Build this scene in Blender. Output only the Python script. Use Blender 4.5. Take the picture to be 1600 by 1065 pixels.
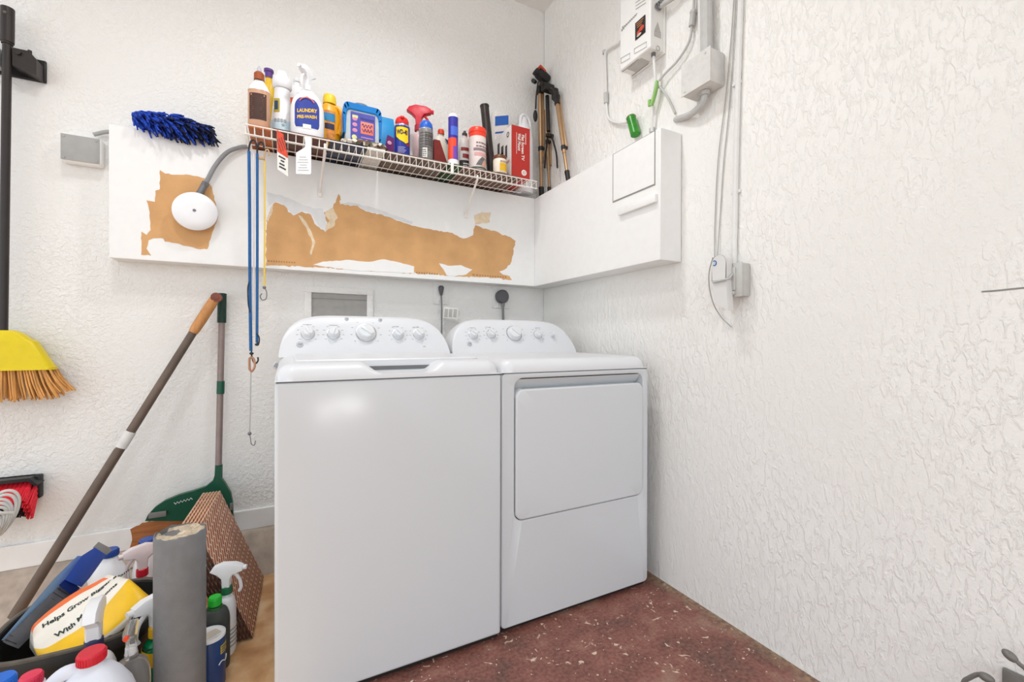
import bpy, bmesh, math, random
from mathutils import Vector, Matrix, noise
from math import pi, sin, cos, radians, sqrt, atan2
random.seed(7)
for o in list(bpy.data.objects): bpy.data.objects.remove(o)
S = bpy.context.scene
C = S.collection
# ------------------------------------------------------------------ camera
FPX = 677.7
CF = Vector((0.46081, 0.887494, -0.002694)).normalized()
CR = Vector((0.887498, -0.460807, 0.001943)).normalized()
CU = CR.cross(CF).normalized()
CO = Vector((0, 0, 1.0335))
cd = bpy.data.cameras.new('camera'); cam = bpy.data.objects.new('camera', cd); C.objects.link(cam)
cd.sensor_width = 36; cd.lens = FPX * 36 / 1600; cd.clip_start = 0.02
mw = Matrix((CR, CU, -CF)).transposed().to_4x4(); mw.translation = CO
cam.matrix_world = mw
S.camera = cam
# ------------------------------------------------------------------ light
S.view_settings.view_transform = 'Standard'; S.view_settings.look = 'None'
S.view_settings.gamma = 1; S.view_settings.use_curve_mapping = False
S.view_settings.exposure = 0.08
w = bpy.data.worlds.new('daylight'); S.world = w; w.use_nodes = True
bg = w.node_tree.nodes['Background']; bg.inputs[0].default_value = (0.88, 0.945, 1.0, 1); bg.inputs[1].default_value = 1.52
def area(name, loc, aim, sx, sy, power, col=(1, 1, 1)):
    l = bpy.data.lights.new(name, 'AREA'); l.shape = 'RECTANGLE'; l.size = sx; l.size_y = sy; l.energy = power; l.color = col
    o = bpy.data.objects.new(name, l); C.objects.link(o); o.location = loc
    o.rotation_euler = (Vector(aim) - Vector(loc)).to_track_quat('-Z', 'Y').to_euler(); return o
def spot(name, loc, power, ang, rad, col=(0.97, 0.99, 1)):
    l = bpy.data.lights.new(name, 'SPOT'); l.spot_size = radians(ang); l.spot_blend = 1; l.shadow_soft_size = rad; l.energy = power; l.color = col
    o = bpy.data.objects.new(name, l); C.objects.link(o); o.location = loc; return o
spot('ceiling_downlight', (0.45, 1.40, 3.03), 44, 152, .07)
spot('ceiling_downlight', (-0.40, 1.10, 3.03), 35, 152, .07)
area('washer_highlight_lamp', (0.72, -3.2, 0.20), (0.2, 1.34, 0.8), 0.34, 0.12, 3.2, (1, 1, 1))  # unseen low lamps added to make the highlights on the washer front
area('washer_highlight_lamp', (0.42, -3.2, 0.14), (0.1, 1.34, 0.8), 0.10, 0.16, 1.4, (1, 1, 1))
# ------------------------------------------------------------------ dimensions
XR, YB, ZC = 1.435, 2.333, 3.088            # right wall, back wall, ceiling
SY, ST, SB, SL, SX, SE = 2.24, 1.878, 1.353, -0.62, 1.315, 1.2575   # soffit faces
def ray(u, v): return CF + CR * ((u - 800) / FPX) - CU * ((v - 532.5) / FPX)
def P(u, v, x=None, y=None, z=None):
    """pixel of the photograph -> point on a plane of the room"""
    d = ray(u, v)
    t = x / d.x if x is not None else (y / d.y if y is not None else (z - CO.z) / d.z)
    return CO + d * t
# ------------------------------------------------------------------ materials
def lin(c):
    if isinstance(c, str):
        c = tuple(int(c[i:i + 2], 16) / 255 for i in (0, 2, 4))
    return tuple(x / 12.92 if x <= .04045 else ((x + .055) / 1.055) ** 2.4 for x in c[:3]) + (1,)
_mats = {}
def M(name, col, rough=.5, metal=0, var=.06, scale=30, bump=0, bscale=120, spec=.5, trans=0, ior=1.45, coat=0, stretch=None):
    if name in _mats: return _mats[name]
    m = bpy.data.materials.new(name); m.use_nodes = True; n = m.node_tree.nodes; l = m.node_tree.links
    b = n['Principled BSDF']; b.inputs['Roughness'].default_value = rough; b.inputs['Metallic'].default_value = metal
    b.inputs['Specular IOR Level'].default_value = spec; b.inputs['Transmission Weight'].default_value = trans
    b.inputs['IOR'].default_value = ior; b.inputs['Coat Weight'].default_value = coat
    c = lin(col)
    tc = n.new('ShaderNodeTexCoord'); src = tc.outputs['Object']
    if stretch:
        mp = n.new('ShaderNodeMapping'); mp.inputs['Scale'].default_value = stretch; l.new(src, mp.inputs[0]); src = mp.outputs[0]
    nz = n.new('ShaderNodeTexNoise'); nz.inputs['Scale'].default_value = scale; nz.inputs['Detail'].default_value = 4; l.new(src, nz.inputs[0])
    rp = n.new('ShaderNodeValToRGB'); rp.color_ramp.elements[0].position = .3; rp.color_ramp.elements[1].position = .7
    rp.color_ramp.elements[0].color = tuple(x * (1 - var) for x in c[:3]) + (1,)
    rp.color_ramp.elements[1].color = tuple(min(1, x * (1 + var)) for x in c[:3]) + (1,)
    l.new(nz.outputs['Fac'], rp.inputs[0]); l.new(rp.outputs[0], b.inputs['Base Color'])
    if bump:
        n2 = n.new('ShaderNodeTexNoise'); n2.inputs['Scale'].default_value = bscale; n2.inputs['Detail'].default_value = 3; l.new(src, n2.inputs[0])
        bp = n.new('ShaderNodeBump'); bp.inputs['Strength'].default_value = bump; bp.inputs['Distance'].default_value = .004
        l.new(n2.outputs['Fac'], bp.inputs['Height']); l.new(bp.outputs[0], b.inputs['Normal'])
    _mats[name] = m; return m
# ------------------------------------------------------------------ mesh builder
_txt = {}
def text_geo(s, size, bold=0, shear=0):
    k = (s, size, bold, shear)
    if k not in _txt:
        cu = bpy.data.curves.new('t', 'FONT'); cu.body = s; cu.size = size; cu.align_x = 'CENTER'; cu.align_y = 'CENTER'
        cu.offset = bold * size; cu.resolution_u = 3; cu.shear = shear
        o = bpy.data.objects.new('t', cu); me = o.to_mesh()
        _txt[k] = ([v.co.copy() for v in me.vertices], [tuple(p.vertices) for p in me.polygons])
        o.to_mesh_clear(); bpy.data.objects.remove(o); bpy.data.curves.remove(cu)
    return _txt[k]
class G:
    def __init__(s, M=None): s.bm = bmesh.new(); s.M = M or Matrix(); s.mi = 0
    def mat(s, i): s.mi = i; return s
    def add(s, vs, fs, M=None):
        T = s.M @ M if M else s.M
        b = [s.bm.verts.new(T @ Vector(v)) for v in vs]; out = []
        for f in fs:
            try:
                q = s.bm.faces.new([b[i] for i in f]); q.material_index = s.mi; out.append(q)
            except ValueError: pass
        return out
    def box(s, c, d, bev=0, seg=2, R=None):
        t = bmesh.new(); bmesh.ops.create_cube(t, size=1)
        for v in t.verts: v.co = Vector((v.co.x * d[0], v.co.y * d[1], v.co.z * d[2]))
        if bev: bmesh.ops.bevel(t, geom=list(t.edges), offset=min(bev, .49 * min(d)), segments=seg, profile=.5, affect='EDGES')
        T = Matrix.Translation(c) @ (R.to_4x4() if R else Matrix())
        t.verts.index_update()
        s.add([v.co for v in t.verts], [[v.index for v in f.verts] for f in t.faces], T); t.free(); return s
    def lathe(s, prof, o=(0, 0, 0), seg=24, sx=1, sy=1, p=2, M=None, cap=True):
        vs = []; fs = []
        for r, z in prof:
            for k in range(seg):
                a = 2 * pi * k / seg; c_, s_ = cos(a), sin(a)
                q = 1 if p == 2 else (abs(c_) ** p + abs(s_) ** p) ** (-1 / p)
                vs.append((o[0] + r * q * c_ * sx, o[1] + r * q * s_ * sy, o[2] + z))
        for i in range(len(prof) - 1):
            for k in range(seg):
                k2 = (k + 1) % seg; fs.append((i * seg + k, i * seg + k2, (i + 1) * seg + k2, (i + 1) * seg + k))
        if cap:
            fs.append(tuple(range(seg))[::-1]); fs.append(tuple((len(prof) - 1) * seg + k for k in range(seg)))
        s.add(vs, fs, M); return s
    def cyl(s, a, b, r, r2=None, seg=16):
        a, b = Vector(a), Vector(b); d = b - a
        T = Matrix.Translation(a) @ d.to_track_quat('Z', 'Y').to_matrix().to_4x4()
        s.lathe([(r, 0), (r if r2 is None else r2, d.length)], seg=seg, M=T); return s
    def ball(s, c, r, sc=(1, 1, 1), R=None, seg=16):
        n = seg // 2
        pr = [(max(1e-5, sin(pi * i / n)) * r, -cos(pi * i / n) * r) for i in range(n + 1)]
        T = Matrix.Translation(c) @ (R.to_4x4() if R else Matrix()) @ Matrix.Diagonal((*sc, 1))
        s.lathe(pr, seg=seg, M=T); return s
    def tube(s, pts, r, seg=8, sub=6, closed=False, smooth=True, flat=1):
        pts = [Vector(q) for q in pts]
        if smooth and len(pts) > 2:
            out = []; n = len(pts)
            for i in range(n if closed else n - 1):
                p0 = pts[(i - 1) % n] if closed or i > 0 else pts[0] * 2 - pts[1]
                p1 = pts[i]; p2 = pts[(i + 1) % n]
                p3 = pts[(i + 2) % n] if closed or i + 2 < n else pts[-1] * 2 - pts[-2]
                for j in range(sub):
                    t = j / sub
                    out.append(.5 * ((2 * p1) + (p2 - p0) * t + (2 * p0 - 5 * p1 + 4 * p2 - p3) * t * t + (3 * p1 - p0 - 3 * p2 + p3) * t ** 3))
            if not closed: out.append(pts[-1])
            pts = out
        n = len(pts); vs = []; fs = []; N = None
        rr = r if callable(r) else (lambda t: r)
        for i, q in enumerate(pts):
            if closed: d = pts[(i + 1) % n] - pts[i - 1]
            else: d = pts[min(i + 1, n - 1)] - pts[max(i - 1, 0)]
            if d.length < 1e-9: d = Vector((0, 0, 1))
            d.normalize()
            if N is None: N = d.orthogonal().normalized()
            N = (N - d * N.dot(d)); N = N.normalized() if N.length > 1e-6 else d.orthogonal().normalized()
            B = d.cross(N); R = rr(i / max(1, n - 1))
            for k in range(seg):
                a = 2 * pi * k / seg; vs.append(q + N * cos(a) * R + B * sin(a) * R * flat)
        for i in range(n if closed else n - 1):
            j = (i + 1) % n
            for k in range(seg):
                k2 = (k + 1) % seg; fs.append((i * seg + k, i * seg + k2, j * seg + k2, j * seg + k))
        if not closed:
            fs.append(tuple(range(seg))[::-1]); fs.append(tuple((n - 1) * seg + k for k in range(seg)))
        s.add(vs, fs); return s
    def prism(s, pts, vec, M=None):
        pts = [Vector(q) for q in pts]; vec = Vector(vec); n = len(pts)
        s.add(pts + [q + vec for q in pts],
              [tuple(range(n))[::-1], tuple(range(n, 2 * n))] + [(i, (i + 1) % n, n + (i + 1) % n, n + i) for i in range(n)], M); return s
    def loft(s, rings, cap=True, closed=True):
        n = len(rings[0]); vs = [v for r in rings for v in r]; fs = []
        for i in range(len(rings) - 1):
            for k in range(n if closed else n - 1):
                k2 = (k + 1) % n; fs.append((i * n + k, i * n + k2, (i + 1) * n + k2, (i + 1) * n + k))
        if cap and closed:
            fs.append(tuple(range(n))[::-1]); fs.append(tuple((len(rings) - 1) * n + k for k in range(n)))
        return s.add(vs, fs)
    def text(s, st, size, c=(0, 0, 0), bold=.01, bend=0, X=(1, 0, 0), Y=(0, 0, 1), shear=0, width=None):
        """lettering facing local -Y (or spanned by X, Y); bend = radius of the cylinder it lies on, c is then (angle, 0, z)"""
        vs, fs = text_geo(st, size, bold, shear); X = Vector(X); Y = Vector(Y); sx = 1
        if width:
            w = max(v.x for v in vs) - min(v.x for v in vs); sx = width / w
        if bend:
            q = [(bend * sin(c[0] + v.x * sx / bend), -bend * cos(c[0] + v.x * sx / bend), c[2] + v.y) for v in vs]
        else: q = [Vector(c) + X * v.x * sx + Y * v.y for v in vs]
        s.add(q, fs); return s
    def plate(s, pts, f, nx=14, nz=16):
        """convex outline in x, z laid on a curved front by f(x, z)"""
        zs_ = [p[1] for p in pts]; a, b = min(zs_), max(zs_); n = len(pts); vs = []; fs = []
        for j in range(nz + 1):
            z = a + (b - a) * min(.9999, max(.0001, j / nz)); xs_ = []
            for i in range(n):
                (x0, z0), (x1, z1) = pts[i], pts[(i + 1) % n]
                if (z0 <= z) != (z1 <= z): xs_.append(x0 + (x1 - x0) * (z - z0) / (z1 - z0))
            l, r = min(xs_), max(xs_)
            for i in range(nx + 1): vs.append(f(l + (r - l) * i / nx, z))
        for j in range(nz):
            for i in range(nx): fs.append((j * (nx + 1) + i, j * (nx + 1) + i + 1, (j + 1) * (nx + 1) + i + 1, (j + 1) * (nx + 1) + i))
        s.add(vs, fs); return s
    def wrap(s, r, a0, a1, z0, z1, seg=10, o=(0, 0), thick=.0006, sx=1, sy=1):
        """label patch on a cylinder; angle 0 faces local -Y"""
        vs = []; fs = []
        for rr in (r, r + thick):
            for z in (z0, z1):
                for k in range(seg + 1):
                    a = a0 + (a1 - a0) * k / seg; vs.append((o[0] + rr * sin(a) * sx, o[1] - rr * cos(a) * sy, z))
        n = seg + 1
        for k in range(seg):
            fs += [(2 * n + k, 2 * n + k + 1, 3 * n + k + 1, 3 * n + k), (k, n + k, n + k + 1, k + 1),
                   (k, k + 1, 2 * n + k + 1, 2 * n + k), (n + k, 3 * n + k, 3 * n + k + 1, n + k + 1)]
        fs += [(0, 2 * n, 3 * n, n), (seg, n + seg, 3 * n + seg, 2 * n + seg)]
        s.add(vs, fs); return s
    def done(s, name, mats, parent=None, origin=None, smooth=True, angle=35, norm=True):
        if norm: bmesh.ops.recalc_face_normals(s.bm, faces=list(s.bm.faces))
        me = bpy.data.meshes.new(name); s.bm.to_mesh(me); s.bm.free()
        if not isinstance(mats, (list, tuple)): mats = [mats]
        for m in mats: me.materials.append(m)
        if smooth:
            me.polygons.foreach_set('use_smooth', [True] * len(me.polygons)); me.set_sharp_from_angle(angle=radians(angle))
            for p_ in me.polygons:
                if p_.area > .012: p_.use_smooth = False
        o = bpy.data.objects.new(name, me); C.objects.link(o)
        if parent: o.parent = parent; me.transform(W(parent).inverted())
        elif origin is not None:
            me.transform(Matrix.Translation(-Vector(origin))); o.location = origin
        return o
def W(o): return (W(o.parent) @ o.matrix_basis) if o.parent else o.matrix_basis.copy()
def tag(o, label, cat, group=None, kind=None):
    if kind == 'structure': o['kind'] = kind; return o
    o['label'] = label; o['category'] = cat
    if group: o['group'] = group
    if kind: o['kind'] = kind
    return o
def thing(name, label, cat, loc, rz=0, group=None):
    o = bpy.data.objects.new(name, None); C.objects.link(o); o.location = loc; o.rotation_euler = (0, 0, rz); o.empty_display_size = .05
    return tag(o, label, cat, group)
def TR(loc, rz=0, rx=0, ry=0):
    return Matrix.Translation(loc) @ Matrix.Rotation(rz, 4, 'Z') @ Matrix.Rotation(ry, 4, 'Y') @ Matrix.Rotation(rx, 4, 'X')
def rrect(x0, x1, z0, z1, r, n=6):
    pts = []
    for cx, cz, a in ((x1 - r, z1 - r, 0), (x0 + r, z1 - r, pi / 2), (x0 + r, z0 + r, pi), (x1 - r, z0 + r, 1.5 * pi)):
        for k in range(n + 1):
            t = a + pi / 2 * k / n; pts.append((cx + r * cos(t), cz + r * sin(t)))
    return pts
# ------------------------------------------------------------------ the setting
def stucco(name, col, rough, fine, coarse, st, lo, hi, st_=.62):
    m = bpy.data.materials.new(name); m.use_nodes = True; n = m.node_tree.nodes; l = m.node_tree.links
    b = n['Principled BSDF']; b.inputs['Roughness'].default_value = rough; b.inputs['Specular IOR Level'].default_value = .3
    tc = n.new('ShaderNodeTexCoord'); mp = n.new('ShaderNodeMapping'); mp.inputs['Scale'].default_value = st; l.new(tc.outputs['Object'], mp.inputs[0])
    a = n.new('ShaderNodeTexNoise'); a.inputs['Scale'].default_value = coarse; a.inputs['Detail'].default_value = 5; a.inputs['Distortion'].default_value = .5; a.inputs['Roughness'].default_value = .55
    l.new(mp.outputs[0], a.inputs[0])
    r = n.new('ShaderNodeValToRGB'); r.color_ramp.elements[0].position = lo; r.color_ramp.elements[1].position = hi
    r.color_ramp.interpolation = 'EASE'; l.new(a.outputs['Fac'], r.inputs[0])
    f = n.new('ShaderNodeTexNoise'); f.inputs['Scale'].default_value = fine; f.inputs['Detail'].default_value = 2; l.new(tc.outputs['Object'], f.inputs[0])
    big = n.new('ShaderNodeTexNoise'); big.inputs['Scale'].default_value = 2.2; l.new(tc.outputs['Object'], big.inputs[0])
    br = n.new('ShaderNodeMapRange'); br.inputs[1].default_value = .35; br.inputs[2].default_value = .62; br.inputs[3].default_value = .25; br.inputs[4].default_value = 1; l.new(big.outputs['Fac'], br.inputs[0])
    mu = n.new('ShaderNodeMath'); mu.operation = 'MULTIPLY'; l.new(r.outputs[0], mu.inputs[0]); l.new(br.outputs[0], mu.inputs[1])
    ad = n.new('ShaderNodeMath'); ad.operation = 'MULTIPLY_ADD'; ad.inputs[1].default_value = .45; l.new(f.outputs['Fac'], ad.inputs[0]); l.new(mu.outputs[0], ad.inputs[2])
    bp = n.new('ShaderNodeBump'); bp.inputs['Strength'].default_value = st_; bp.inputs['Distance'].default_value = .004
    l.new(ad.outputs[0], bp.inputs['Height']); l.new(bp.outputs[0], b.inputs['Normal'])
    c = lin(col); cr = n.new('ShaderNodeValToRGB')
    cr.color_ramp.elements[0].position = .25; cr.color_ramp.elements[1].position = .6
    cr.color_ramp.elements[0].color = tuple(x * .93 for x in c[:3]) + (1,); cr.color_ramp.elements[1].color = c
    l.new(big.outputs['Fac'], cr.inputs[0]); l.new(cr.outputs[0], b.inputs['Base Color'])
    return m
m_wall = stucco('white_orange_peel_paint', 'EFEDEA', .6, 260, 75, (1, 1, 1), .35, .7)
m_wallr = stucco('white_trowelled_stucco', 'F0EEEA', .6, 130, 60, (1, 1.0, .45), .43, .61, .55)
m_ceil = M('white_ceiling_paint', 'E9E7E3', .7, var=.02, bump=.2)
m_white = M('white_gloss_paint', 'EEEDEB', .45, var=.015, bump=.12, bscale=40)
m_tan = M('torn_brown_paper', 'D2A26E', .8, var=.10, scale=9, bump=.3, bscale=200)
m_tan2 = M('frayed_paper_edge', 'E6D2B4', .8, var=.10, scale=60, bump=.4)
m_wood = M('bare_brown_wood', 'A9693B', .6, var=.25, scale=12, stretch=(1, 1, 8))
def grey_lines(G_): pass
def slab(name, c, d, m):
    o = G().box(c, d).done(name, m, smooth=False, origin=c); return tag(o, '', '', kind='structure')
slab('wall_back', (-.6, YB + .06, 1.5), (4.3, .12, 3.4), m_wall)
slab('wall_right', (XR + .06, .1, 1.5), (.12, 4.46, 3.4), m_wallr)
slab('ceiling', (-.6, .55, ZC + .05), (4.07, 3.566, .1), m_ceil)
# floor: worn red-brown paint, chipped to white, sandy tan on the left of the machines
def floor_mat():
    m = bpy.data.materials.new('worn_red_floor_paint'); m.use_nodes = True; n = m.node_tree.nodes; l = m.node_tree.links
    b = n['Principled BSDF']; b.inputs['Roughness'].default_value = .55
    tc = n.new('ShaderNodeTexCoord')
    def nz(s, d=6, dist=0, src=tc.outputs['Object']):
        q = n.new('ShaderNodeTexNoise'); q.inputs['Scale'].default_value = s; q.inputs['Detail'].default_value = d; q.inputs['Distortion'].default_value = dist; l.new(src, q.inputs[0]); return q.outputs['Fac']
    def ramp(x, st):
        r = n.new('ShaderNodeValToRGB'); e = r.color_ramp.elements
        while len(e) < len(st): e.new(.5)
        for k, (p, c) in enumerate(st): e[k].position = p; e[k].color = lin(c) if isinstance(c, str) else (c, c, c, 1)
        l.new(x, r.inputs[0]); return r.outputs[0]
    def mix(f, a, c):
        q = n.new('ShaderNodeMix'); q.data_type = 'RGBA'; l.new(f, q.inputs[0]); l.new(a, q.inputs[6]); l.new(c, q.inputs[7]); return q.outputs[2]
    red = ramp(nz(7, 8, .6), [(.3, '55332C'), (.47, '743F37'), (.56, '854D43'), (.7, '9A7464')])
    fine = ramp(nz(90, 4), [(.35, '5F443C'), (.65, 'B58B7A')])
    q = n.new('ShaderNodeMix'); q.data_type = 'RGBA'; q.inputs[0].default_value = .28; l.new(red, q.inputs[6]); l.new(fine, q.inputs[7]); base = q.outputs[2]
    chips = ramp(nz(26, 6, 1.2), [(.645, 0.0), (.675, 1.0)])
    w = n.new('ShaderNodeRGB'); w.outputs[0].default_value = lin('D9C3AE'); base = mix(chips, base, w.outputs[0])
    v = n.new('ShaderNodeTexVoronoi'); v.inputs['Scale'].default_value = 38; v.inputs['Randomness'].default_value = 1; l.new(tc.outputs['Object'], v.inputs[0])
    base = mix(ramp(v.outputs['Distance'], [(.07, 1.0), (.1, 0.0)]), base, w.outputs[0])
    tan = ramp(nz(7, 8, .2), [(.3, 'BC8656'), (.45, 'D9A674'), (.58, 'F0C898'), (.7, 'F8DDB5')])
    sx = n.new('ShaderNodeSeparateXYZ'); l.new(tc.outputs['Object'], sx.inputs[0])
    ma = n.new('ShaderNodeMath'); ma.operation = 'MULTIPLY_ADD'; ma.inputs[1].default_value = .25; l.new(nz(6), ma.inputs[0]); l.new(sx.outputs['X'], ma.inputs[2])
    base = mix(ramp(ma.outputs[0], [(.13, 1.0), (.24, 0.0)]), base, tan)
    # dirt against the right wall
    mb = n.new('ShaderNodeMath'); mb.operation = 'MULTIPLY_ADD'; mb.inputs[1].default_value = .14; l.new(nz(16), mb.inputs[0]); l.new(sx.outputs['X'], mb.inputs[2])
    dirt = ramp(nz(60), [(.35, '6A5442'), (.65, 'A38A6E')])
    mc = n.new('ShaderNodeMath'); mc.operation = 'SUBTRACT'; mc.inputs[1].default_value = 1.0; l.new(mb.outputs[0], mc.inputs[0])
    base = mix(ramp(mc.outputs[0], [(.445, 0.0), (.505, .85)]), base, dirt)
    l.new(base, b.inputs['Base Color'])
    bp = n.new('ShaderNodeBump'); bp.inputs['Strength'].default_value = .35; bp.inputs['Distance'].default_value = .003; l.new(nz(55, 6), bp.inputs['Height']); l.new(bp.outputs[0], b.inputs['Normal'])
    return m
g = G(); g.box((-.6, -1.8, -.05), (4.2, 8.4, .1)); tag(g.done('floor', floor_mat(), smooth=False), '', '', kind='structure')
# rough concrete footing under the baseboard
m_conc = M('rough_concrete', 'B7A799', .85, var=.18, scale=22, bump=.9, bscale=45)
g = G(); prof = [(2.335, .1615), (2.31, .160), (2.297, .148), (2.27, .11), (2.235, .06), (2.20, .018), (2.178, -.004), (2.335, -.004)]
xs = [-2.6 + i * .02 for i in range(202)]
g.loft([[Vector((x, y + (noise.noise((x * 9, y * 12, z * 12)) * .012 + noise.noise((x * 28, y * 30, z * 30)) * .005 if 0 < k < 6 else 0), z + (noise.noise((x * 14, y * 9, 3)) * .006 if 1 < k < 6 else 0))) for k, (y, z) in enumerate(prof)] for x in xs])
tag(g.done('trim_1', m_conc, angle=60), '', '', kind='structure')
# baseboard with a torn strip of bare wood
def jag(pts, amp, n=5, seed=1):
    r = random.Random(seed); out = []
    for i, a in enumerate(pts):
        b = pts[(i + 1) % len(pts)]; L = sqrt((b[0] - a[0]) ** 2 + (b[1] - a[1]) ** 2); k = max(1, int(L / n))
        for j in range(k):
            t = j / k; q = amp if j else amp * .4
            out.append((a[0] + (b[0] - a[0]) * t + r.uniform(-q, q), a[1] + (b[1] - a[1]) * t + r.uniform(-q, q)))
    return out
def poly(g, pts, vec, thick):
    """thin flake on a surface: outline points and its thickness vector; triangulated by filling"""
    t = bmesh.new(); vs = [t.verts.new(q) for q in pts]
    es = [t.edges.new((vs[i], vs[(i + 1) % len(vs)])) for i in range(len(vs))]
    bmesh.ops.triangle_fill(t, edges=es, use_beauty=True); t.verts.index_update()
    v0 = [v.co.copy() for v in t.verts]; fs = [[v.index for v in f.verts] for f in t.faces]; n = len(v0); t.free()
    vec = Vector(vec) * thick
    g.add([v + vec for v in v0] + v0, fs + [(i, (i + 1) % n, n + (i + 1) % n, n + i) for i in range(n)])
g = G(); g.box(((-2.6 + XR) / 2, YB - .0075, .2065), (XR + 2.6, .015, .091), bev=.004)
g.mat(1); poly(g, [P(u, v, y=YB - .0152) for u, v in jag([(204, 826), (222, 817), (300, 800), (300, 841), (201, 858), (207, 843)], 1.2)], (0, -1, 0), .0015)
tag(g.done('baseboard_back', [m_white, m_wood]), '', '', kind='structure')
# ------------------------------------------------------------------ boxed soffit along both walls
root = thing('boxed_soffit', 'white boxed soffit running round the corner with torn brown paper patches', 'soffit', ((SL + XR) / 2, YB, SB))
g = G(); g.box(((SL + SX) / 2, (SY + YB) / 2 - .001, (SB + ST) / 2), (SX - SL, YB - SY - .002, ST - SB), bev=.003)
def flake(pts, amp, th, seed, n=5): poly(g, [P(u, v, y=SY) for u, v in jag(pts, amp, n, seed)], (0, -1, 0), th)
g.mat(1)
flake([(250, 265.5), (258, 271), (274, 273), (297, 273), (321, 279), (331, 292), (341, 338), (332, 361.6), (324, 389), (308, 389), (292, 384), (258, 377), (255, 372), (240, 372), (232, 375), (229, 388), (236, 399), (221, 398), (221, 361.6), (229, 367), (235.5, 359), (233, 327), (229, 313), (242, 315.5), (243, 298), (249.5, 296)], .8, .0008, 3)
flake([(416, 344.6), (429, 316), (440, 319), (457.5, 336), (472, 330), (486, 336), (495, 353), (508, 363), (512, 347.5), (506, 332), (521, 323), (529, 303), (532, 307), (531, 319), (544, 320), (558, 321.6), (572.5, 330), (601, 337), (644, 352), (673, 357.6), (702, 363), (725, 373), (739, 367.6), (743, 352), (768, 360), (797, 370.5), (805, 376), (800, 405), (791, 419), (800, 437), (774, 434.5), (700, 430), (600, 424), (500, 418), (416, 414.5)], 1.5, .0008, 5, 4)
g.mat(2)
flake([(742, 350), (741, 336), (752, 331), (766.6, 331.7), (765, 347.5)], 1.5, .0009, 6)
flake([(466, 335), (472, 338), (487, 362), (493, 378), (487, 398), (484, 396), (488, 378), (480, 360)], .8, .0012, 8)
flake([(508, 363), (514, 346), (508, 331), (521, 325), (528, 340), (520, 356)], 2.5, .0012, 9)
flake([(416, 344), (422, 326), (427, 318), (424, 335), (419, 346)], 1.5, .0012, 10)
g.mat(0)
flake([(489, 413.5), (505, 408.5), (545, 406), (575, 409), (600, 405), (620, 409), (647, 416), (647, 427), (600, 424), (560, 423), (520, 418)], .5, .0016, 11)
flake([(686, 411), (700, 415), (720, 414), (738, 421), (728, 429), (712, 431), (698, 430)], .5, .0016, 12)
flake([(780, 424), (792, 419), (800, 424), (797, 432), (786, 429)], 1, .0014, 13)
g.mat(3)
flake([(417, 300), (436, 304), (455, 312), (478, 322), (505, 326), (509, 345), (507, 361), (496, 351), (487, 335), (472, 329), (457, 335), (441, 318), (429, 315), (419, 322)], 1.5, .0006, 21)
flake([(531, 318), (545, 316), (575, 322), (600, 330), (645, 346), (643, 351), (600, 336), (572, 329), (557, 321), (540, 320)], .8, .0006, 22)
g.mat(4)
for u0, u1, v0, v1, st0 in ((418, 460, 406.5, 409, 0), (650, 684, 424.5, 427, 1), (738, 792, 428, 432, 2)):
    k = 0
    while u0 + k < u1:
        wd = (3.2, 2.2, 4.0, 1.6)[(k + st0) % 4]; t = k / (u1 - u0)
        poly(g, [P(u, v, y=SY - .0009) for u, v in ((u0 + k, v0 + (v1 - v0) * t), (u0 + k + wd, v0 + (v1 - v0) * t), (u0 + k + wd, v0 + 2.2 + (v1 - v0) * t), (u0 + k, v0 + 2.2 + (v1 - v0) * t))], (0, -1, 0), .0002); k += int(wd) + 2
g.done('back_section', [m_white, m_tan, m_tan2, M('pale_grey_primer', 'DDDEDE', .6, var=.05), M('faded_brown_print', 'A87C4E', .7)], root)
g = G(); g.box(((SX + XR) / 2 - .001, (SE + YB) / 2 - .001, (SB + ST) / 2), (XR - SX - .002, YB - SE - .002, ST - SB), bev=.003); g.done('right_section', m_white, root)
m_gap = M('dark_gap', '8E8B86', .8)
a, b = P(958.6, 315, x=SX), P(1022.8, 293, x=SX); zt = ST - .004
g = G(); g.box((SX - .0008, (a.y + b.y) / 2, (a.z + zt) / 2 - .001), (.0016, a.y - b.y + .008, zt - a.z + .006)).mat(1)
g.box((SX - .001, (a.y + b.y) / 2, (a.z + zt) / 2 + .001), (.0026, a.y - b.y, zt - a.z - .002), bev=.0015)
for v in (.12, .55): g.box((SX - .0025, b.y + .012, a.z + (zt - a.z) * (1 - v)), (.001, .005, .005))
ap = g.done('access_panel', [m_gap, m_white], root); ap['label'] = 'small square access panel with a dark seam'
a, b = P(969, 331, x=SX), P(1028, 310, x=SX)
g = G(); g.box((SX - .008, (a.y + b.y) / 2, (a.z + b.z) / 2), (.016, abs(a.y - b.y), .034), bev=.003); g.cyl((SX - .016, a.y - .06, a.z + .005), (SX - .0172, a.y - .06, a.z + .005), .004)
g.done('wooden_cleat', m_white, root)
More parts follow.
